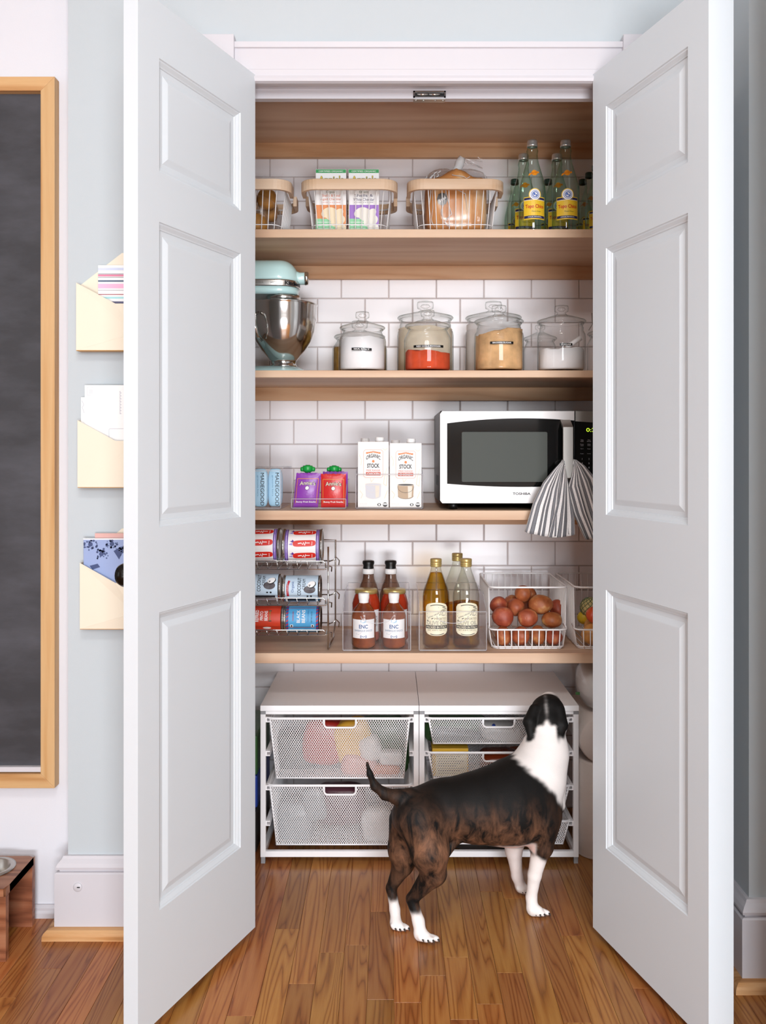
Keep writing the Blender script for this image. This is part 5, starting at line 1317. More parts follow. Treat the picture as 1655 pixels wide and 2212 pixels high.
# ---- olive oil
mat('oil_label', '#efe8cc', .5)
def oilb(px, d, label, level, lab=True):
    x = wx(px, d); z = Z4 + .0042; t = thing('oil_bottle', label, 'bottle', (x, d, z), 'olive oil bottles'); R = .0385
    prof = [(0, .002), (R - .006, 0), (R, .008), (R, .142), (R - .0012, .156), (R - .0055, .172), (R - .0125, .190), (.0205, .206), (.0165, .216), (.0145, .224), (.0142, .234)]
    MB().lathe(prof, (x, d, z), 44).build('glass', 'oil_bottle', t)
    ip = [(max(r - .0022, 0), zz + (.002 if i < 3 else 0)) for i, (r, zz) in enumerate(prof) if zz < level]
    rl = np.interp(level, [q[1] for q in prof[2:]], [q[0] for q in prof[2:]]) - .0022
    MB().lathe(ip + [(rl, level), (0, level)], (x, d, z), 44).build('oil_fill', 'oil', t)
    MB().lathe([(.0148, .229), (.0165, .230), (.0165, .2335), (.0155, .2345), (.0165, .2355), (.0165, .240), (.0155, .241), (.0165, .242), (.0165, .250), (.0155, .252), (0, .252)], (x, d, z), 28).build('cap', 'lid_gold', t)
    if lab:
        pr = Print(on_cyl(x, d, z, R + .0003), .0003)
        w = .034; za, zb = .050, .118
        out_ = [(w * math.sin(a) * 1.0, zb + .014 * math.cos(a)) for a in [-PI / 2 + PI * i / 14 for i in range(15)]]; low = [(w * math.sin(a), za - .012 * math.cos(a)) for a in [PI / 2 - PI * i / 14 for i in range(15)]]
        full = out_ + low
        # filled in vertical strips so that it bends round the bottle
        k = 14
        for i in range(k):
            u0, u1 = -w + 2 * w * i / k, -w + 2 * w * (i + 1) / k
            f = lambda u: (1 - min(1, (u / w) ** 2)) ** .5
            pr.poly([(u0, za - .012 * f(u0)), (u1, za - .012 * f(u1)), (u1, zb + .014 * f(u1)), (u0, zb + .014 * f(u0))], 'oil_label', 1)
        def arc(z_, amp, u0, u1, wd): pr.line([(u0 + (u1 - u0) * i / 10, z_ + amp * (1 - (((u0 + (u1 - u0) * i / 10)) / w) ** 2)) for i in range(11)], wd, 'ink', 3)
        arc(.113, .013, -.018, .026, .0018); arc(.050, -.009, -.018, .022, .0018)
        pr.line([(-.029, .099), (.006, .1185)], .0008, 'ink', 3); pr.line([(-.029, .092), (.018, .1185), (.030, .113)], .0016, 'ink', 3); pr.line([(-.029, .080), (-.012, .087), (.010, .098)], .0022, 'ink', 3)
        pr.text('EXTRA VIRGIN', -.009, .0955, .0040, 'ink', 3, .036, rot=.45)
        pr.ell(.020, .1035, .0092, .0092, 'ink', 3, 20); pr.ell(.020, .1035, .0083, .0083, 'oil_label', 4, 20); pr.ell(.021, .102, .0055, .0060, 'ink', 5, 18); pr.ell(.0212, .1018, .0048, .0052, 'oil_label', 6, 18); pr.line([(.016, .109), (.023, .110)], .0012, 'ink', 6)
        pr.line([(0, .092), (.030, .094)], .0008, 'ink', 3)
        pr.text('IMPORTED', .011, .0865, .0060, ink('oil_ink', '#6b5a2a'), 3, .036); pr.text('OLIVE OIL', 0, .0745, .0118, 'ink', 3, .058, off=.03); pr.text('OLIVE OIL', 0, .0745, .0110, 'oil_label', 4.5, .056, off=-.012)
        pr.rect(-.033, .058, .033, .0675, 'ink', 2.5, 12); pr.text('PACKED IN ITALY', 0, .0627, .0058, 'oil_label', 5, .058, off=.01)
        pr.text('NET 33.8 FL OZ (1L)', 0, .0535, .0048, 'oil_ink', 3, .052); pr.line([(-.030, .0495), (.030, .0495)], .0009, 'ink', 3)
        pr.build('label_print', t)
oilb(942, 2.522, 'full olive oil bottle with cream label, nearer the sauces', .212)
oilb(1007, 2.522, 'half used olive oil bottle with cream label, nearer the potatoes', .128)
oilb(988, 2.66, 'olive oil bottle mostly hidden behind the two front ones', .10, False)

# ---- white wire produce baskets, open scoop at the front
def produce_basket(x0, x1, y0, y1, z, label):
    t = thing('produce_basket', label, 'basket', ((x0 + x1) / 2, y0, z), 'white wire produce baskets')
    xc, hw, D = (x0 + x1) / 2, (x1 - x0) / 2, y1 - y0; H = .178; lip = .058
    flare = .006
    def loop(zz, ins, r=.022): return [(xc + a, y0 + c, zz) for a, c in superpath(hw - ins, ins, D - ins, r)]
    MB().tube(loop(z + .003, flare + .006, .02), .0022, 6, True).build('base_ring', 'white_wire', t)
    MB().tube(loop(z + .008, flare + .003, .02), .0018, 6, True).build('base_ring', 'white_wire', t)
    # upper rim: open at the front where it bridges across
    MB().tube(loop(z + H, 0.0), .0026, 8, True).build('rim', 'white_wire', t)
    lipp = [(xc - hw + .001, y0 + .055, z + lip + .006), (xc - hw + .001, y0 + .025, z + lip + .004)] + [(xc - hw + .022 + .022 * math.cos(a), y0 + .022 + .022 * math.sin(a), z + lip) for a in [PI + PI / 2 * i / 4 for i in range(5)]] + [(xc + hw - .022 + .022 * math.cos(a), y0 + .022 + .022 * math.sin(a), z + lip) for a in [1.5 * PI + PI / 2 * i / 4 for i in range(5)]] + [(xc + hw - .001, y0 + .025, z + lip + .004), (xc + hw - .001, y0 + .055, z + lip + .006)]
    MB().tube(lipp, .0026, 8).build('front_lip', 'white_wire', t)
    n = 10; b = MB()
    for i in range(n):
        s = -1 + 2 * (i + .5) / n; b.tube([(xc + s * (hw - .012), y0 + .0005, z + lip), (xc + s * (hw - .014), y0 + .004, z + .012), (xc + s * (hw - .018), y0 + .012, z + .003)], .0017, 6)
    b.build('front_wires', 'white_wire', t)['kind'] = 'stuff'
    b = MB()
    for i in range(n):
        s = -1 + 2 * (i + .5) / n; b.tube([(xc + s * (hw - .012), y1, z + H), (xc + s * (hw - .014), y1 - .008, z + .004)], .0015, 6)
    b.build('back_wires', 'white_wire', t)['kind'] = 'stuff'
    for sg in (-1, 1):
        b = MB(); k = 18
        for i in range(k):
            yy = y0 + .028 + (D - .05) * i / (k - 1); b.tube([(xc + sg * hw, yy, z + H), (xc + sg * (hw - .002), yy, z + .05), (xc + sg * (hw - .009), yy, z + .004)], .0016, 6)
        b.build('side_wires', 'white_wire', t)['kind'] = 'stuff'
    b = MB()
    for i in range(13):
        xx = xc - hw + .02 + (2 * hw - .04) * i / 12; b.tube([(xx, y0 + .012, z + .003), (xx, y1 - .012, z + .003)], .0014, 5)
    b.build('floor_wires', 'white_wire', t)['kind'] = 'stuff'
    return t
PB = 2.492
bx0, bx1 = wx(1063, PB) - .006, wx(1224, PB) + .004
produce_basket(bx0, bx1, PB, 2.79, Z4, 'white wire basket heaped with red potatoes')
bw_ = bx1 - bx0; cx0 = wx(1244, PB)
produce_basket(cx0, cx0 + bw_, PB, 2.79, Z4, 'white wire basket of onions and netted fruit, cut off by the door')
m, nt, bs, out = new_mat('potato_skin'); M['potato_skin'] = m
tc = N(nt, 'ShaderNodeTexCoord'); oi = N(nt, 'ShaderNodeObjectInfo'); n1 = N(nt, 'ShaderNodeTexNoise'); n1.inputs['Scale'].default_value = 35; n1.inputs['Detail'].default_value = 5
ad = N(nt, 'ShaderNodeVectorMath', operation='ADD'); nt.links.new(tc.outputs['Object'], ad.inputs[0]); nt.links.new(oi.outputs['Random'], ad.inputs[1]); nt.links.new(ad.outputs[0], n1.inputs['Vector'])
cr = N(nt, 'ShaderNodeValToRGB'); cr.color_ramp.elements[0].position = .3; cr.color_ramp.elements[0].color = (*C('#84401f'), 1); cr.color_ramp.elements[1].position = .75; cr.color_ramp.elements[1].color = (*C('#c7965e'), 1); e = cr.color_ramp.elements.new(.55); e.color = (*C('#a65c34'), 1)
nt.links.new(n1.outputs['Fac'], cr.inputs[0]); hs = N(nt, 'ShaderNodeHueSaturation'); mr = N(nt, 'ShaderNodeMapRange'); mr.inputs[3].default_value = .485; mr.inputs[4].default_value = .505; nt.links.new(oi.outputs['Random'], mr.inputs[0]); nt.links.new(mr.outputs[0], hs.inputs['Hue']); nt.links.new(cr.outputs[0], hs.inputs['Color']); nt.links.new(hs.outputs[0], bs.inputs['Base Color']); bs.inputs['Roughness'].default_value = .5
n3 = N(nt, 'ShaderNodeTexVoronoi'); n3.inputs['Scale'].default_value = 55; nt.links.new(ad.outputs[0], n3.inputs['Vector']); mr3 = N(nt, 'ShaderNodeMapRange'); mr3.inputs[1].default_value = 0; mr3.inputs[2].default_value = .18; nt.links.new(n3.outputs['Distance'], mr3.inputs[0])
bp = N(nt, 'ShaderNodeBump'); bp.inputs['Strength'].default_value = .35; bp.inputs['Distance'].default_value = .002; nt.links.new(mr3.outputs[0], bp.inputs['Height']); nt.links.new(bp.outputs[0], bs.inputs['Normal'])
pots = [(1087, 1374, 2.525, 17, 21, 'red potato behind the lip at the oil bottle end of the basket'), (1125, 1373, 2.528, 20, 20, 'red potato second along behind the basket lip'), (1162, 1372, 2.527, 16, 21, 'red potato third along behind the basket lip'), (1196, 1376, 2.528, 19, 17, 'red potato behind the lip nearest the onion basket'),
        (1087, 1333, 2.545, 24, 22, 'large red potato at the front above the lip, oil bottle end'), (1140, 1334, 2.545, 22, 20, 'red potato at the front centre just above the lip'), (1192, 1339, 2.545, 22, 17, 'pinkish red potato at the front just above the lip, onion end'),
        (1078, 1307, 2.61, 20, 18, 'red potato against the basket side by the oil bottles'), (1115, 1312, 2.59, 19, 19, 'pale red potato in the middle of the heap'), (1168, 1306, 2.575, 27, 21, 'largest red potato lying across the top of the heap'), (1130, 1282, 2.60, 18, 18, 'red potato crowning the heap'), (1204, 1314, 2.61, 17, 19, 'red potato against the basket side by the onions'), (1106, 1300, 2.66, 17, 15, 'red potato half hidden behind the heap'), (1140, 1309, 2.65, 16, 18, 'red potato wedged in the gap under the crowning one'), (1145, 1284, 2.66, 14, 15, 'small red potato just behind the crowning one')]
r5 = random.Random(12)
for i, (px, py, d, rx, rz, lab) in enumerate(pots):
    c = P(px, py, d); k = d / F; ax, az = rx * k, rz * k; ay = (ax + az) / 2
    c.z = max(c.z, Z4 + .006 + az)
    def pf_(th, ph, c=c, ax=ax, az=az, ay=ay, i=i):
        v = Vector((ax * math.cos(ph) * math.cos(th), ay * math.cos(ph) * math.sin(th), az * math.sin(ph)))
        return c + v * (1 + .09 * snoise(v, 40, i * 3.1) + .03 * snoise(v, 110, i))
    o = blob(pf_, 28, 18).build('potato', 'potato_skin', base=(c.x, c.y, c.z - az)); tag(o, lab, 'potato', 'potatoes in the wire basket')
mat('onion_skin', '#cf9450', .35, var=.25, vscale=40); mat('tomato_skin', '#d9552c', .2); mat('lemon_skin', '#d8b82a', .45, bump=.3, bscale=300); mat('melon_skin', '#d9c98a', .6)
for px, py, d, r, m_, nm, lab in ((1278, 1374, 2.535, 22, 'onion_skin', 'onion', 'papery brown onion behind the basket lip by the door'), (1285, 1328, 2.53, 19, 'tomato_skin', 'tomato', 'bright orange red tomato at the door edge'), (1276, 1312, 2.59, 22, 'melon_skin', 'melon', 'pale netted fruit behind the orange red one'), (1262, 1334, 2.60, 15, 'lemon_skin', 'lemon', 'yellow lemon in net beside the pale fruit'), (1305, 1376, 2.56, 21, 'onion_skin', 'onion', 'brown onion further along behind the basket lip'), (1282, 1352, 2.57, 20, 'onion_skin', 'onion', 'golden onion under the orange red tomato')):
    c = P(px, py, d); k = d / F; R = r * k; c.z = max(c.z, Z4 + .006 + R)
    o = blob(lambda th, ph: c + Vector((R * math.cos(ph) * math.cos(th), R * math.cos(ph) * math.sin(th), R * .96 * math.sin(ph) + (R * .18 * max(0, math.sin(ph)) ** 8 if nm == 'onion' else 0))), 26, 16).build(nm, m_, base=(c.x, c.y, c.z - R)); tag(o, lab, nm, 'produce in the basket by the door')
nb = MB(); c = P(1276, 1312, 2.59); R = 22 * 2.59 / F + .0012       # net over the fruit
for i in range(12):
    for s in (1, -1): nb.tube([c + Vector((R * math.cos(ph) * math.cos(i * PI / 6 + s * ph), R * math.cos(ph) * math.sin(i * PI / 6 + s * ph), R * .96 * math.sin(ph))) for ph in [-1.2 + 2.5 * q / 10 for q in range(11)]], .0007, 4)
o = nb.build('fruit_net', mat('net_green', '#5f7a5a', .6), base=tuple(c - Vector((0, 0, R)))); tag(o, 'thin green net around the pale fruit', 'net', kind='stuff')

# ================================================================== drawer units under the shelves
UF, UB = 2.456, 2.83
ZT = 0.442
def mesh_face(b, p00, p10, p01, p11, pitch, w, hole=None, th=.0008, slope=.62):
    """expanded-metal mesh: crossing diagonal strands between four corners (u along, v up)"""
    p00, p10, p01, p11 = map(Vector, (p00, p10, p01, p11))
    L = (p10 - p00).length; H = (p01 - p00).length
    def at(u, v): return p00 * (1 - u) * (1 - v) + p10 * u * (1 - v) + p01 * (1 - u) * v + p11 * u * v
    nrm = (p10 - p00).cross(p01 - p00).normalized()
    n = int(L / pitch); run = H * slope
    for s in (1, -1):
        for i in range(-int(run / pitch) - 2, n + int(run / pitch) + 2):
            u0 = i * pitch; # u = u0 + s*slope*H*v
            a, c = 0.0, 1.0
            k = s * run
            # clip to 0 <= u <= L
            lo, hi = sorted(((0 - u0) / k, (L - u0) / k)); a, c = max(a, lo), min(c, hi)
            if c - a < .004: continue
            segs = [(a, c)]
            if hole:
                ha, hb, hv = hole
                l2, h2 = sorted(((ha * L - u0) / k, (hb * L - u0) / k)); l2 = max(l2, hv)
                if l2 < h2: segs = [(x, y) for x, y in ((a, min(c, l2)), (max(a, h2), c)) if y - x > .004]
            for (x, y) in segs:
                hw = w / 2 / L
                ua, ub = (u0 + k * x) / L, (u0 + k * y) / L
                q = [at(ua - hw, x), at(ua + hw, x), at(ub + hw, y), at(ub - hw, y)]
                b.add([v - nrm * th / 2 for v in q] + [v + nrm * th / 2 for v in q], [(0, 1, 2, 3), (7, 6, 5, 4), (0, 4, 5, 1), (2, 6, 7, 3), (1, 5, 6, 2), (3, 7, 4, 0)])
def drawer(unit, x0, x1, zt, zb, hole_px, side_x):
    """x0..x1 rim, zt rim height, zb basket bottom"""
    tap = .017 + (zt - zb) * .02; yf, yb = UF + .003, 2.80; ybf, ybb = yf + .022, yb - .02
    rim = MB(); r = .0036; rr = .016
    rim.tube([(x0 + rr * (1 - math.cos(a)), yf + rr * (1 - math.sin(a)), zt) for a in [PI / 2 * i / 4 for i in range(5)]] + [(x1 - rr * (1 - math.cos(a)), yf + rr * (1 - math.sin(a)), zt) for a in [PI / 2 * (4 - i) / 4 for i in range(5)]] + [(x1, yb, zt), (x0, yb, zt)], r, 8, True)
    dr = rim.build('drawer', 'white_metal', unit)
    ha, hb = [(wx(p, yf) - x0) / (x1 - x0) for p in hole_px]; hz = (.026) / (zt - zb)
    e = .006
    b = MB(); mesh_face(b, (x0 + tap, ybf, zb), (x1 - tap, ybf, zb), (x0 + e, yf, zt), (x1 - e, yf, zt), .0062, .0016, (ha, hb, 1 - hz)); b.build('mesh_front', 'white_metal', dr)['kind'] = 'stuff'
    for xa, xb in ((x0 + tap, x0 + e * .5), (x1 - tap, x1 - e * .5)):
        b = MB(); mesh_face(b, (xa, ybf, zb), (xa, ybb, zb), (xb, yf, zt), (xb, yb, zt), .0066, .0017); b.build('mesh_side', 'white_metal', dr)['kind'] = 'stuff'
    b = MB(); mesh_face(b, (x0 + tap, ybf, zb), (x1 - tap, ybf, zb), (x0 + tap, ybb, zb), (x1 - tap, ybb, zb), .012, .004); b.build('mesh_floor', 'white_metal', dr)['kind'] = 'stuff'
    MB().tube([(x0 + tap, ybf, zb), (x1 - tap, ybf, zb), (x1 - tap, ybb, zb), (x0 + tap, ybb, zb)], .0022, 6, True).build('bottom_wire', 'white_metal', dr)
    for xa, xb in ((x0 + tap, x0 + e), (x1 - tap, x1 - e)): MB().tube([(xa, ybf, zb), (xb, yf + .001, zt)], .0018, 6).build('corner_wire', 'white_metal', dr)
    hx0, hx1 = x0 + ha * (x1 - x0), x0 + hb * (x1 - x0); zh = zt - .026; yh = yf + .022 * (.026) / (zt - zb) - .002; q = .009
    MB().tube([(hx0, yf - .0005, zt), (hx0, yh, zh + q), (hx0 + q * .3, yh, zh + q * .3), (hx0 + q, yh, zh), (hx1 - q, yh, zh), (hx1 - q * .3, yh, zh + q * .3), (hx1, yh, zh + q), (hx1, yf - .0005, zt)], .0031, 8).build('handle_frame', 'white_metal', dr)
    return dr
def unit(x0, x1, label, rows, hole_px, rim_in):
    u = thing('drawer_unit', label, 'drawers', ((x0 + x1) / 2, UF, 0), 'white mesh drawer units')
    g = .0007; pw = .0145
    MB().box(x0 + g, x1 - g, UF - .002, UB + .01, ZT - .0155, ZT).build('top_panel', 'white_lam', u, bevel=.0008)
    zpt = ZT - .0165
    for x in (x0 + g, x1 - g - pw):
        for y in (UF, UB - pw):
            MB().box(x, x + pw, y, y + pw, .018, zpt - .0085).build('post', 'white_metal', u, bevel=.001)
            MB().box(x + .0015, x + pw - .0015, y + .0015, y + pw - .0015, 0, .018).build('foot', 'grey_plastic', u)
            MB().box(x, x + pw, y, y + pw, zpt - .0085, zpt).build('corner_joint', 'grey_plastic', u, bevel=.0005)
    for z0, z1 in ((zpt - .009, zpt), (.018, .034)):
        for y in (UF, UB - pw): MB().box(x0 + pw + g, x1 - pw - g, y + .001, y + pw - .001, z0, z1).build('rail', 'white_metal', u, bevel=.0008)
        for x in (x0 + g, x1 - g - pw): MB().box(x + .001, x + pw - .001, UF + pw, UB - pw, z0, z1).build('rail', 'white_metal', u)
    for py in (1552, 1625, 1699, 1776):       # runner pairs at each level
        z = wz(py, UF) - .006
        for s, x in ((1, x0 + pw + g), (-1, x1 - pw - g)):
            b = MB(); b.prism([(x, z - .006), (x + s * .012, z - .006), (x + s * .012, z - .003), (x + s * .003, z - .003), (x + s * .003, z + .005), (x + s * .012, z + .005), (x + s * .012, z + .008), (x, z + .008)], 'Y', UF + .004, UB - .004); b.build('runner', 'white_metal', u)
    for ya, yb2 in rows: drawer(u, x0 + rim_in, x1 - rim_in, wz(ya, UF), wz(yb2, UF + .02), hole_px, None)
    return u
UX0, UXM, UX1 = wx(562, UF), wx(905.5, UF), wx(1251, UF)
unit(UX0, UXM, 'white drawer unit with two deep mesh drawers', ((1553, 1682), (1698, 1826)), (700, 769), .022)
unit(UXM, UX1, 'white drawer unit with four shallow mesh drawers, behind the dog', ((1553, 1607), (1627, 1682), (1699, 1755), (1775, 1824)), (1044, 1112), .022)

# ---- what lies in the drawers
for nm, c, r in (('bag_red', '#a82a22', .35), ('bag_yellow', '#d9a73a', .35), ('bag_green', '#3f6a3a', .35), ('tub_white', '#dcdad8', .4), ('bag_plum', '#5a3440', .3), ('bag_pink', '#c98a80', .4), ('bag_silver', '#7f858a', .3), ('box_yellow', '#dcae34', .45), ('box_cream', '#e4d5a4', .5), ('bag_amber', '#7a2f14', .25), ('bag_blue', '#2a49a8', .35), ('bag_mint', '#a9c6a6', .4), ('bag_dark', '#33302e', .4), ('bag_orange', '#c9672f', .4)): mat(nm, c, r, bump=.4, bscale=45)
def packet(name, label, cat, px, py, d, rx, rz, ry, m_, rot=0.0, p=.5, grp='food packets in the mesh drawers'):
    c = P(px, py, d); k = d / F; ax, az = rx * k, rz * k; ca, sa = math.cos(rot), math.sin(rot)
    def f(th, ph):
        v = superell((0, 0, 0), (ax, ry, az), p, th, ph); v *= 1 + .05 * snoise(v, 45, px * .01)
        return c + Vector((v.x * ca - v.z * sa, v.y, v.x * sa + v.z * ca))
    return tag(blob(f, 28, 18).build(name, m_, base=(c.x, c.y, c.z - az)), label, cat, grp)
packet('snack_bag', 'red snack bag showing in the upper deep drawer handle', 'bag', 700, 1600, 2.56, 45, 48, .035, 'bag_red', -.1)
packet('snack_bag', 'yellow snack bag beside the red one in the upper deep drawer', 'bag', 765, 1602, 2.55, 42, 50, .03, 'bag_yellow', .25)
packet('snack_bag', 'green bag at the back of the upper deep drawer', 'bag', 825, 1610, 2.66, 60, 62, .05, 'bag_green')
packet('food_tub', 'white tub leaning in the upper deep drawer', 'tub', 800, 1615, 2.535, 24, 28, .03, 'tub_white', .3, .7)
packet('food_pack', 'white rectangular pack low in the upper deep drawer', 'pack', 845, 1635, 2.53, 25, 14, .02, 'tub_white', 0, .35)
packet('snack_bag', 'pink bag under the white tub in the upper deep drawer', 'bag', 775, 1652, 2.535, 38, 24, .03, 'bag_pink', -.2)
packet('snack_bag', 'orange bag at the bottom of the upper deep drawer', 'bag', 830, 1660, 2.54, 35, 14, .03, 'bag_orange')
packet('snack_bag', 'dark bag at the post end of the upper deep drawer', 'bag', 640, 1625, 2.60, 45, 50, .05, 'bag_dark')
packet('snack_bag', 'plum coloured bag in the lower deep drawer handle', 'bag', 735, 1735, 2.57, 55, 42, .04, 'bag_plum')
packet('snack_bag', 'white and blue bag in the lower deep drawer', 'bag', 680, 1735, 2.53, 24, 36, .02, 'bag_silver', .2)
packet('food_tub', 'pale tub seen through the lower deep drawer by the dog', 'tub', 815, 1780, 2.535, 34, 38, .03, 'tub_white', .1, .6)
packet('snack_bag', 'clear crinkled bag in the lower deep drawer by the post', 'bag', 640, 1770, 2.56, 38, 48, .05, 'bag_silver')
packet('snack_bag', 'white packet in the top shallow drawer handle', 'bag', 1080, 1578, 2.54, 45, 17, .05, 'tub_white', -.15)
packet('snack_bag', 'small blue packet tucked by the white one', 'bag', 1062, 1572, 2.515, 10, 7, .012, 'bag_blue', .2)
packet('snack_bag', 'dark green bags along the top shallow drawer', 'bag', 985, 1572, 2.60, 70, 26, .06, 'bag_green')
packet('snack_bag', 'silvery packet lying in the top shallow drawer', 'bag', 985, 1588, 2.53, 55, 14, .025, 'bag_silver', -.1)
packet('snack_bag', 'amber red bag in the second shallow drawer handle', 'bag', 1080, 1650, 2.56, 45, 30, .05, 'bag_amber')
packet('snack_bag', 'red and orange bag behind the dog in the second drawer', 'bag', 1125, 1648, 2.62, 36, 30, .05, 'bag_orange')
packet('snack_bag', 'mint coloured bag low in the third shallow drawer', 'bag', 1000, 1735, 2.56, 60, 18, .05, 'bag_mint')
packet('snack_bag', 'dark bag in the lowest shallow drawer', 'bag', 1050, 1805, 2.58, 90, 16, .06, 'bag_dark')
bxx, bz0 = (wx(934, 2.50), wx(1012, 2.50)), wz(1681, 2.5)
t = thing('food_box', 'yellow and cream food box with printed panel in the second drawer', 'box', ((bxx[0] + bxx[1]) / 2, 2.50, bz0))
MB().box(bxx[0], bxx[1], 2.500, 2.58, bz0 + .004, wz(1617, 2.50)).build('carton', 'box_yellow', t, bevel=.001)
pr = Print(on_front(bxx[0], 2.500, wz(1617, 2.5)), .0003); Wb = bxx[1] - bxx[0]; pr.rect(.010, -.078, Wb - .004, -.010, 'box_cream')
for k in range(9): pr.rect(.014, -.016 - k * .0068, Wb - .012 - .02 * ((k * 7) % 3) / 2, -.0145 - k * .0068, 'ink', 2)
pr.text('Nutrition Facts', Wb * .48, -.0125, .0035, 'ink', 3, Wb * .6); pr.build('print', t)

# ---- paper towels beside the unit
m, nt, bs, out = new_mat('paper_towel'); M['paper_towel'] = m
bs.inputs['Base Color'].default_value = (*C('#ece2dc'), 1); bs.inputs['Roughness'].default_value = .9
tc = N(nt, 'ShaderNodeTexCoord'); wv = N(nt, 'ShaderNodeTexWave'); wv.bands_direction = 'Z'; wv.inputs['Scale'].default_value = 90; nt.links.new(tc.outputs['Object'], wv.inputs['Vector'])
bp = N(nt, 'ShaderNodeBump'); bp.inputs['Strength'].default_value = .2; bp.inputs['Distance'].default_value = .001; nt.links.new(wv.outputs['Fac'], bp.inputs['Height']); nt.links.new(bp.outputs[0], bs.inputs['Normal'])
def roll(name, label, c, R, L, axis):
    t = thing('paper_towel_roll', label, 'paper towel', tuple(Vector(c) - Vector((0, 0, 0 if axis == 'Z' else R))), 'paper towel rolls')
    n = 48
    MB().lathe([(.021, 0), (R - .004, 0), (R, .004), (R, L - .004), (R - .004, L), (.021, L), (.021, 0)], c, n, axis).build('paper', 'paper_towel', t)
    MB().lathe([(.0212, .001), (.0212, L - .001), (.0192, L - .001), (.0192, .001), (.0212, .001)], c, 28, axis).build('core', mat('cardboard', '#5d4a3a', .9), t)
    return t
rr_ = .066; xrl = UX1 + rr_ + .005
roll('r', 'paper towel roll standing on the floor beside the drawers', (xrl, 2.535, .0005), rr_, .272, 'Z')
roll('r', 'paper towel roll lying on the standing one, open core showing', (xrl, 2.470, .2735 + rr_), rr_, .26, 'Y')
t = thing('paper_towel_pack', 'plastic wrapped paper towels on top of the loose rolls', 'paper towel', (xrl + .02, 2.55, .2735 + 2 * rr_), None)
cP = Vector((xrl + .022, 2.575, .2735 + 2 * rr_ + .064)); 
blob(lambda th, ph: (lambda v: cP + v + Vector((0, 0, .004 * snoise(v, 25))))(superell((0, 0, 0), (.070, .105, .062), .7, th, ph)), 36, 20).build('wrapped_roll', 'tub_white', t)
blob(lambda th, ph: (lambda v: cP + v * (1.03 + .03 * snoise(v, 30, 2)))(superell((0, 0, 0), (.070, .105, .062), .7, th, ph)), 44, 24).build('wrapper', 'film', t)
b = MB(); b.box(wx(1243, 2.49), wx(1252, 2.49), 2.485, 2.4865, wz(1500, 2.49), wz(1494, 2.49)); b.build('wrapper_mark', 'bag_green', t)
# ---- things between the unit and the side wall
for z0, z1, m_, lab, d in ((.0, .12, 'bag_dark', 'dark case on the pantry floor beside the drawers', 2.52), (.121, .215, 'bag_blue', 'blue pack on the dark case beside the drawers', 2.54), (.216, .33, 'bag_green', 'green pack stacked above the blue one beside the drawers', 2.54)):
    q = MB().box(-.56, UX0 - .020, d, 2.80, z0, z1).build('storage_pack', m_, base=(-.46, 2.65, z0), bevel=.006); tag(q, lab, 'pack')

# ================================================================== the dog
# The body is one continuous surface: tapered limbs blended into the trunk as a distance field and meshed.
dogth = thing('dog', 'brindle and white dog standing with its head raised towards the shelves', 'dog', (wx(1010, 2.15), 2.15, 0))
prims = []     # (a, b, ra, rb, blend, tag)
def Pq(t): return np.array(P(*t))
def pr_m(r, d): return r * d / F
def seg(a, ra, b_, rb, k, tg):          # a, b_ = (px, py, depth), radii in px
    prims.append((Pq(a), Pq(b_), pr_m(ra, a[2]), pr_m(rb, b_[2]), k, tg))
# trunk
seg((902, 1757, 2.105), 54, (960, 1748, 2.13), 58, .02, 'body')
seg((960, 1748, 2.13), 58, (1030, 1744, 2.155), 68, .03, 'body')
seg((1030, 1744, 2.155), 68, (1090, 1737, 2.185), 80, .03, 'body')
seg((1090, 1737, 2.185), 80, (1132, 1728, 2.21), 80, .03, 'body')
seg((1128, 1757, 2.205), 62, (1152, 1768, 2.21), 50, .03, 'body')
# withers, neck and head
seg((1128, 1700, 2.215), 66, (1160, 1672, 2.235), 60, .03, 'body')
seg((1160, 1670, 2.24), 57, (1177, 1625, 2.265), 47, .025, 'neck')
seg((1177, 1625, 2.265), 47, (1183, 1575, 2.285), 36, .025, 'neck')
seg((1195, 1690, 2.27), 26, (1205, 1740, 2.25), 16, .03, 'chest')
seg((1182, 1560, 2.29), 36, (1184, 1540, 2.305), 35, .02, 'skull')
seg((1184, 1535, 2.315), 32, (1187, 1520, 2.345), 24, .018, 'skull')
seg((1188, 1516, 2.36), 19, (1190, 1510, 2.40), 15, .012, 'muzzle')
seg((1188, 1522, 2.362), 15, (1190, 1519, 2.395), 11, .01, 'muzzle')
for s_, root, mid, tip in ((-1, (1156, 1533, 2.285), (1144, 1560, 2.262), (1147, 1594, 2.248)), (1, (1208, 1535, 2.285), (1213, 1566, 2.262), (1203, 1604, 2.246))):
    seg(root, 13, mid, 14, .006, 'ear'); seg(mid, 14, tip, 6.0, .004, 'ear')
# haunches and hind legs
seg((905, 1770, 2.070), 47, (928, 1838, 2.055), 40, .025, 'thigh_near')
seg((928, 1838, 2.055), 40, (937, 1885, 2.060), 27, .018, 'thigh_near')
seg((937, 1885, 2.060), 26, (891, 1941, 2.085), 12.5, .012, 'shank_near')
seg((890, 1942, 2.085), 12.5, (904, 1990, 2.072), 12, .008, 'hock_near')
seg((904, 1990, 2.072), 12.5, (908, 2014, 2.066), 13.5, .008, 'foot')
seg((908, 2018, 2.066), 14, (921, 2024, 2.058), 11, .006, 'foot')
seg((885, 1775, 2.145), 45, (875, 1835, 2.150), 36, .02, 'thigh_far')
seg((875, 1835, 2.150), 35, (870, 1868, 2.150), 23, .014, 'thigh_far')
seg((870, 1868, 2.150), 22, (845, 1918, 2.155), 11, .008, 'shank_far')
seg((845, 1918, 2.155), 11, (853, 1965, 2.140), 11, .006, 'hock_far')
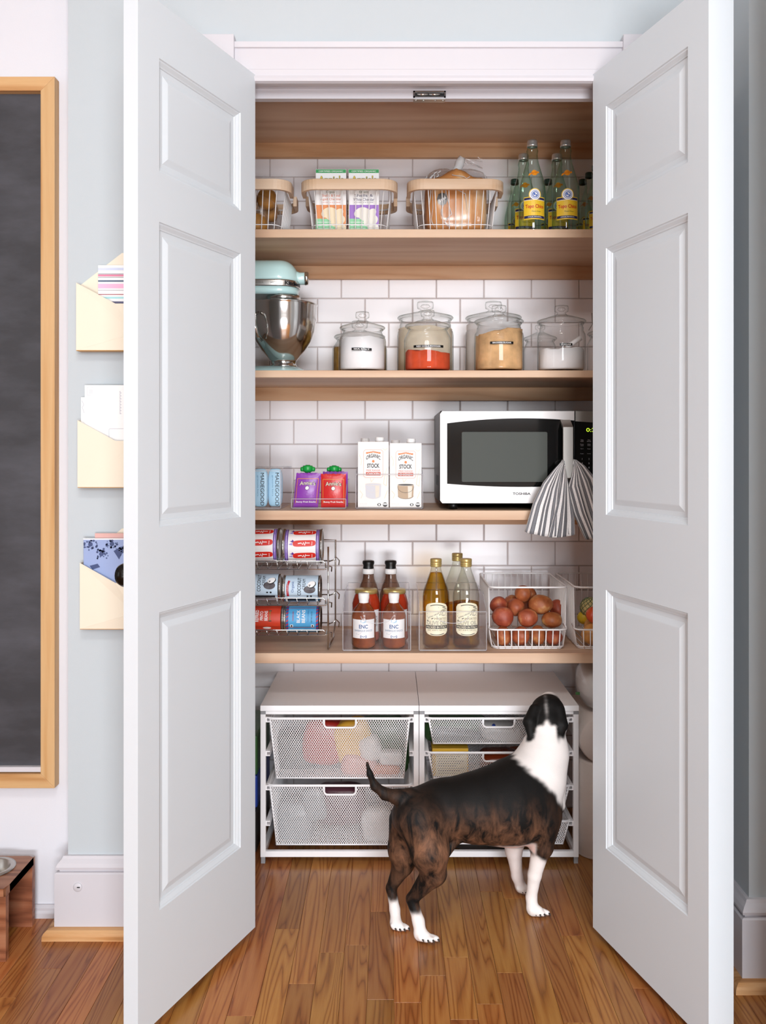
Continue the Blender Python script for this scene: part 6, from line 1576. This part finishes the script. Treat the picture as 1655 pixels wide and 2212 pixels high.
seg((853, 1965, 2.138), 11, (855, 1990, 2.124), 12, .006, 'foot')
seg((855, 1995, 2.120), 12.5, (863, 2000, 2.112), 10, .006, 'foot')
# front legs
seg((1168, 1770, 2.175), 42, (1172, 1828, 2.170), 24, .022, 'shoulder_near')
seg((1170, 1826, 2.170), 21, (1155, 1890, 2.180), 14.5, .012, 'fore_near')
seg((1155, 1890, 2.180), 14.5, (1148, 1938, 2.188), 11.5, .006, 'fore_near')
seg((1148, 1938, 2.188), 12, (1150, 1960, 2.183), 13, .006, 'foot')
seg((1152, 1965, 2.181), 13.5, (1164, 1968, 2.175), 10.5, .006, 'foot')
seg((1112, 1790, 2.285), 34, (1110, 1838, 2.290), 18, .018, 'fore_far')
seg((1110, 1838, 2.290), 17, (1117, 1892, 2.292), 12, .008, 'fore_far')
seg((1117, 1892, 2.292), 12, (1124, 1912, 2.290), 11.5, .006, 'fore_far')
seg((1126, 1917, 2.288), 12, (1134, 1921, 2.282), 10, .006, 'foot')
# tail
for a, ra, c, rc in (((885, 1722, 2.09), 20, (860, 1722, 2.08), 16), ((860, 1722, 2.08), 16, (832, 1715, 2.07), 12), ((832, 1715, 2.07), 12, (810, 1698, 2.065), 9), ((810, 1698, 2.065), 9, (799, 1672, 2.06), 6), ((799, 1672, 2.06), 6, (793, 1648, 2.055), 3.5)): seg(a, ra, c, rc, .008, 'tail')
# belly skin fold in front of the thigh
seg((985, 1815, 2.10), 9, (965, 1845, 2.085), 8, .015, 'body')
# toes
toes = []
def paw(px, py, d, dx, dy, n=4, r=6.2):
    for i in range(n):
        t = (i - (n - 1) / 2); a = (px + t * 8.8, py - abs(t) * 1.4, d + .003 * t); a2 = (px + t * 11.2 * r / 6 + dx, py + 6 - abs(t) * 2.0, d + dy + .005 * abs(t))
        seg(a, r * .9, a2, r, .0012, 'foot'); toes.append((a2, t))
paw(920, 2025, 2.056, 7, -.012, r=6.0); paw(861, 2001, 2.112, 5, -.010, r=5.2); paw(1161, 1969, 2.175, 7, -.008, r=5.4); paw(1132, 1921, 2.282, 5, -.008, 4, 4.4)

lo = np.min([np.minimum(p[0] - p[2], p[1] - p[3]) for p in prims], 0) - .03; hi = np.max([np.maximum(p[0] + p[2], p[1] + p[3]) for p in prims], 0) + .03
h = .0033
dims = np.ceil((hi - lo) / h).astype(int) + 1
field = np.full(dims, .2, np.float32)
def smin(a, b_, k):
    t = np.clip(.5 + .5 * (b_ - a) / k, 0, 1); return b_ * (1 - t) + a * t - k * t * (1 - t)
def cone_d(pt, a, c, ra, rc):
    ab = c - a; t = np.clip(((pt - a) @ ab) / (ab @ ab + 1e-12), 0, 1)
    return np.linalg.norm(pt - a - t[..., None] * ab, axis=-1) - (ra + (rc - ra) * t)
for (a, c, ra, rc, k, tg) in prims:
    m_ = max(ra, rc) + .045
    i0 = np.maximum(((np.minimum(a, c) - m_ - lo) / h).astype(int), 0); i1 = np.minimum(((np.maximum(a, c) + m_ - lo) / h).astype(int) + 2, dims)
    gx, gy, gz = np.meshgrid(*[lo[q] + h * np.arange(i0[q], i1[q]) for q in range(3)], indexing='ij')
    dd = cone_d(np.stack([gx, gy, gz], -1), a, c, ra, rc).astype(np.float32)
    sl = tuple(slice(i0[q], i1[q]) for q in range(3))
    field[sl] = smin(field[sl], dd, k)
def surface_nets(f, lo, h):
    s = f < 0; nx, ny, nz = f.shape
    c = np.zeros((nx - 1, ny - 1, nz - 1, 3)); cnt = np.zeros((nx - 1, ny - 1, nz - 1))
    corners = [(i, j, k) for i in (0, 1) for j in (0, 1) for k in (0, 1)]
    def sub(o): return f[o[0]:nx - 1 + o[0], o[1]:ny - 1 + o[1], o[2]:nz - 1 + o[2]]
    for a in corners:
        for ax in range(3):
            if a[ax] == 1: continue
            b2 = list(a); b2[ax] = 1
            fa, fb = sub(a), sub(b2); m = (fa < 0) != (fb < 0)
            t = np.where(m, fa / np.where(m, fa - fb, 1), 0)
            for q in range(3):
                c[..., q] += np.where(m, a[q] + (t if q == ax else 0), 0)
            cnt += m
    act = cnt > 0; idx = -np.ones(act.shape, int); idx[act] = np.arange(act.sum())
    ijk = np.argwhere(act); v = (ijk + c[act] / cnt[act][:, None]) * h + lo
    faces = []
    for ax in range(3):
        o = [0, 0, 0]; o[ax] = 1
        A = s[:nx - o[0], :ny - o[1], :nz - o[2]]; B = s[o[0]:, o[1]:, o[2]:]
        e = np.argwhere(A != B); u, w = [q for q in range(3) if q != ax]
        e = e[(e[:, u] > 0) & (e[:, w] > 0) & (e[:, u] < act.shape[u]) & (e[:, w] < act.shape[w]) & (e[:, ax] < act.shape[ax])]
        def at(du, dw):
            q = e.copy(); q[:, u] += du; q[:, w] += dw; return idx[q[:, 0], q[:, 1], q[:, 2]]
        quad = np.stack([at(-1, -1), at(0, -1), at(0, 0), at(-1, 0)], 1)
        flip = A[tuple(e.T)] if ax != 1 else ~A[tuple(e.T)]
        quad[~flip] = quad[~flip][:, ::-1]
        faces.append(quad)
    return v, np.concatenate(faces)
dv, dfc = surface_nets(field, lo, h)
dv[:, 2] = np.maximum(dv[:, 2], .0008)
# colour regions (the coat's own markings): R white, G brown brindle strength, B pink skin
dist = np.stack([cone_d(dv, a, c, ra, rc) for (a, c, ra, rc, k, tg) in prims], 1); near = dist.argmin(1); tags = [p[5] for p in prims]
coat = np.zeros((len(dv), 4), np.float32); coat[:, 3] = 1
def ss(a, b_, x): t = np.clip((x - a) / (b_ - a), 0, 1); return t * t * (3 - 2 * t)
def plane_px(px, py, d): return np.array((wx(px, d), wz(py, d)))
X, Y, Z = dv[:, 0], dv[:, 1], dv[:, 2]
jit = np.array([snoise(v, 60, 5) * .006 + snoise(v, 140, 2) * .003 for v in dv])
tg = np.array(tags)[near]
white = np.zeros(len(dv)); brown = np.zeros(len(dv)); pink = np.zeros(len(dv))
# collar: above the line withers -> chest the coat is white
a2, b2 = plane_px(1096, 1625, 2.22), plane_px(1216, 1742, 2.24); dvec = b2 - a2; nvec = np.array((-dvec[1], dvec[0])); nvec /= np.linalg.norm(nvec); nvec *= np.sign(nvec[1])
bulge = .020 * np.sin(np.pi * np.clip(((np.stack([X, Z], 1) - a2) @ dvec) / (dvec @ dvec), 0, 1))
side = (np.stack([X, Z], 1) - a2) @ nvec - bulge + jit
white = np.maximum(white, ss(-.004, .006, side) * (X > wx(1085, 2.2)))
# dark cap of the head with a white blaze running up between the ears
zap, zlow = wz(1546, 2.28), wz(1598, 2.28); xbl = wx(1172, 2.28)
hwid = np.clip((zap - Z) / (zap - zlow), 0, 1.2) ** .8 * .026
blaze = ss(-.003, .003, hwid - np.abs(X - xbl - .006 * (Z - zlow) / (zap - zlow)) + jit * .4)
is_head = np.isin(tg, ['skull']); is_ear = tg == 'ear'
capz = ss(wz(1590, 2.28), wz(1578, 2.28), Z + jit)
head_dark = np.clip(is_head + is_ear * 1.0 + ((tg == 'neck') * capz * (np.abs(X - xbl) > .028)), 0, 1) * (1 - blaze * (~is_ear))
white = white * (1 - head_dark)
white[tg == 'muzzle'] = ss(-.001, .004, .008 + jit)[tg == 'muzzle']
top = np.linalg.norm(dv - Pq((1188, 1508, 2.35)), axis=1); white = np.maximum(white, ss(.030, .020, top + jit) )
# legs: white socks, white front legs
white = np.maximum(white, (tg == 'foot') * 1.0)
zs_n, zs_f = wz(1966, 2.075), wz(1945, 2.14)
white = np.maximum(white, np.isin(tg, ['hock_near']) * ss(zs_n + .006, zs_n - .006, Z + jit * 1.5 - .10 * (X - wx(904, 2.07)))); white = np.maximum(white, np.isin(tg, ['hock_far']) * ss(zs_f + .006, zs_f - .006, Z + jit * 1.5))
fl = np.isin(tg, ['fore_near']); white = np.maximum(white, fl * ss(wz(1836, 2.17), wz(1846, 2.17), Z + jit + .35 * (wx(1165, 2.17) - X) * 0 + np.maximum(0, X - wx(1160, 2.17)) * .9))
white = np.maximum(white, (tg == 'fore_far') * ss(wz(1815, 2.29), wz(1826, 2.29), Z))
# belly
bel = ss(wz(1808, 2.17) , wz(1818, 2.17), Z + jit) * np.isin(tg, ['body', 'shoulder_near']) * (X > wx(975, 2.1)) * (X < wx(1150, 2.2))
white = np.maximum(white, bel); pink = np.maximum(pink, bel * .8)
pink = np.maximum(pink, (tg == 'fore_far') * .25)
# brindle on flank, thighs and shanks, black along the back
zt_b = wz(1700, 2.15); zm_b = wz(1790, 2.15)
brown = ss(zt_b, zm_b, Z + jit * 2) * .9
wgt = np.exp(-np.maximum(dist - dist.min(1, keepdims=True), 0) / .012); wgt /= wgt.sum(1, keepdims=True)
def share(names): return wgt[:, [i for i, t in enumerate(tags) if t in names]].sum(1)
th_ = share(['thigh_near', 'thigh_far']); brown = brown * (1 - th_) + th_ * np.clip(.15 + .85 * ss(wz(1725, 2.07), wz(1800, 2.07), Z), 0, 1)
sh_ = share(['shank_near', 'hock_near']); brown = brown * (1 - sh_) + sh_ * .5; sf_ = share(['shank_far', 'hock_far', 'tail']); brown = brown * (1 - sf_) + sf_ * .25
brown *= 1 - ss(wx(1130, 2.2), wx(1200, 2.2), X) * .75
coat[:, 0] = white; coat[:, 1] = brown; coat[:, 2] = pink
# smooth the masks a little over the mesh
me = bpy.data.meshes.new('dog_body'); me.from_pydata([tuple(v - np.array(dogth.location)) for v in dv], [], [tuple(int(q) for q in f) for f in dfc])
ed = np.array([tuple(e.vertices) for e in me.edges])
for it in range(2):
    acc = coat.copy(); n_ = np.ones(len(dv)); np.add.at(acc, ed[:, 0], coat[ed[:, 1]]); np.add.at(acc, ed[:, 1], coat[ed[:, 0]]); np.add.at(n_, ed[:, 0], 1); np.add.at(n_, ed[:, 1], 1); coat = acc / n_[:, None]
at_ = me.color_attributes.new('coat', 'FLOAT_COLOR', 'POINT'); at_.data.foreach_set('color', coat.astype(np.float32).ravel())
me.polygons.foreach_set('use_smooth', [True] * len(me.polygons))
bm = bmesh.new(); bm.from_mesh(me); bmesh.ops.smooth_vert(bm, verts=bm.verts, factor=.5, use_axis_x=True, use_axis_y=True, use_axis_z=True); bmesh.ops.recalc_face_normals(bm, faces=bm.faces); bm.to_mesh(me); bm.free()
m, nt, bs, out = new_mat('dog_coat'); M['dog_coat'] = m
va = N(nt, 'ShaderNodeVertexColor'); va.layer_name = 'coat'; sp = N(nt, 'ShaderNodeSeparateColor'); nt.links.new(va.outputs[0], sp.inputs[0])
tc = N(nt, 'ShaderNodeTexCoord'); mp_ = N(nt, 'ShaderNodeMapping'); mp_.inputs['Scale'].default_value = (34, 34, 13); mp_.inputs['Rotation'].default_value = (0, .35, 0); nt.links.new(tc.outputs['Object'], mp_.inputs[0])
n1 = N(nt, 'ShaderNodeTexNoise'); n1.inputs['Scale'].default_value = 1.0; n1.inputs['Detail'].default_value = 6; n1.inputs['Roughness'].default_value = .62; n1.inputs['Distortion'].default_value = .6; nt.links.new(mp_.outputs[0], n1.inputs['Vector'])
mr = N(nt, 'ShaderNodeMapRange'); mr.inputs[1].default_value = .40; mr.inputs[2].default_value = .66; nt.links.new(n1.outputs['Fac'], mr.inputs[0])
bf = math_node(nt, 'MULTIPLY', mr.outputs[0], sp.outputs[1])
mxa = N(nt, 'ShaderNodeMix', data_type='RGBA'); mxa.inputs[6].default_value = (*C('#0d0b0a'), 1); mxa.inputs[7].default_value = (*C('#7d5740'), 1); nt.links.new(bf, mxa.inputs[0])
mxw = N(nt, 'ShaderNodeMix', data_type='RGBA'); mxw.inputs[6].default_value = (*C('#efe8e4'), 1); mxw.inputs[7].default_value = (*C('#d9b4aa'), 1); nt.links.new(sp.outputs[2], mxw.inputs[0])
mxf = N(nt, 'ShaderNodeMix', data_type='RGBA'); nt.links.new(sp.outputs[0], mxf.inputs[0]); nt.links.new(mxa.outputs[2], mxf.inputs[6]); nt.links.new(mxw.outputs[2], mxf.inputs[7])
nt.links.new(mxf.outputs[2], bs.inputs['Base Color']); bs.inputs['Roughness'].default_value = .62; bs.inputs['Specular IOR Level'].default_value = .22
n2 = N(nt, 'ShaderNodeTexNoise'); n2.inputs['Scale'].default_value = 420; n2.inputs['Detail'].default_value = 2; nt.links.new(tc.outputs['Object'], n2.inputs['Vector'])
bp = N(nt, 'ShaderNodeBump'); bp.inputs['Strength'].default_value = .25; bp.inputs['Distance'].default_value = .002; nt.links.new(n2.outputs['Fac'], bp.inputs['Height']); nt.links.new(bp.outputs[0], bs.inputs['Normal'])
me.materials.append(m)
o = bpy.data.objects.new('body', me); COL.objects.link(o); o.parent = dogth
# claws, nose and eyes
mat('claw', '#2e2926', .35)
for (a, t) in toes:
    c = P(*a) + Vector((.0025, -.0035, .0005)); c.z = max(c.z, .0065)
    MB().tube([c, c + Vector((.002, -.0035, -.0002)), c + Vector((.003, -.0062, -.0030))], [.0024, .0021, .0007], 8).build('claw', 'claw', dogth)
npos = P(1190.5, 1508, 2.415)
blob(lambda th, ph: superell(npos, (.010, .007, .008), .9, th, ph), 16, 10).build('nose', mat('dog_nose', '#151214', .3), dogth)
for s in (-1, 1):
    c = P(1187 + s * 17, 1517, 2.350); c.y += .008
    blob(lambda th, ph: superell(c, (.0065, .0065, .0065), 1, th, ph), 14, 10).build('eye', mat('dog_eye', '#1b100a', .1), dogth)
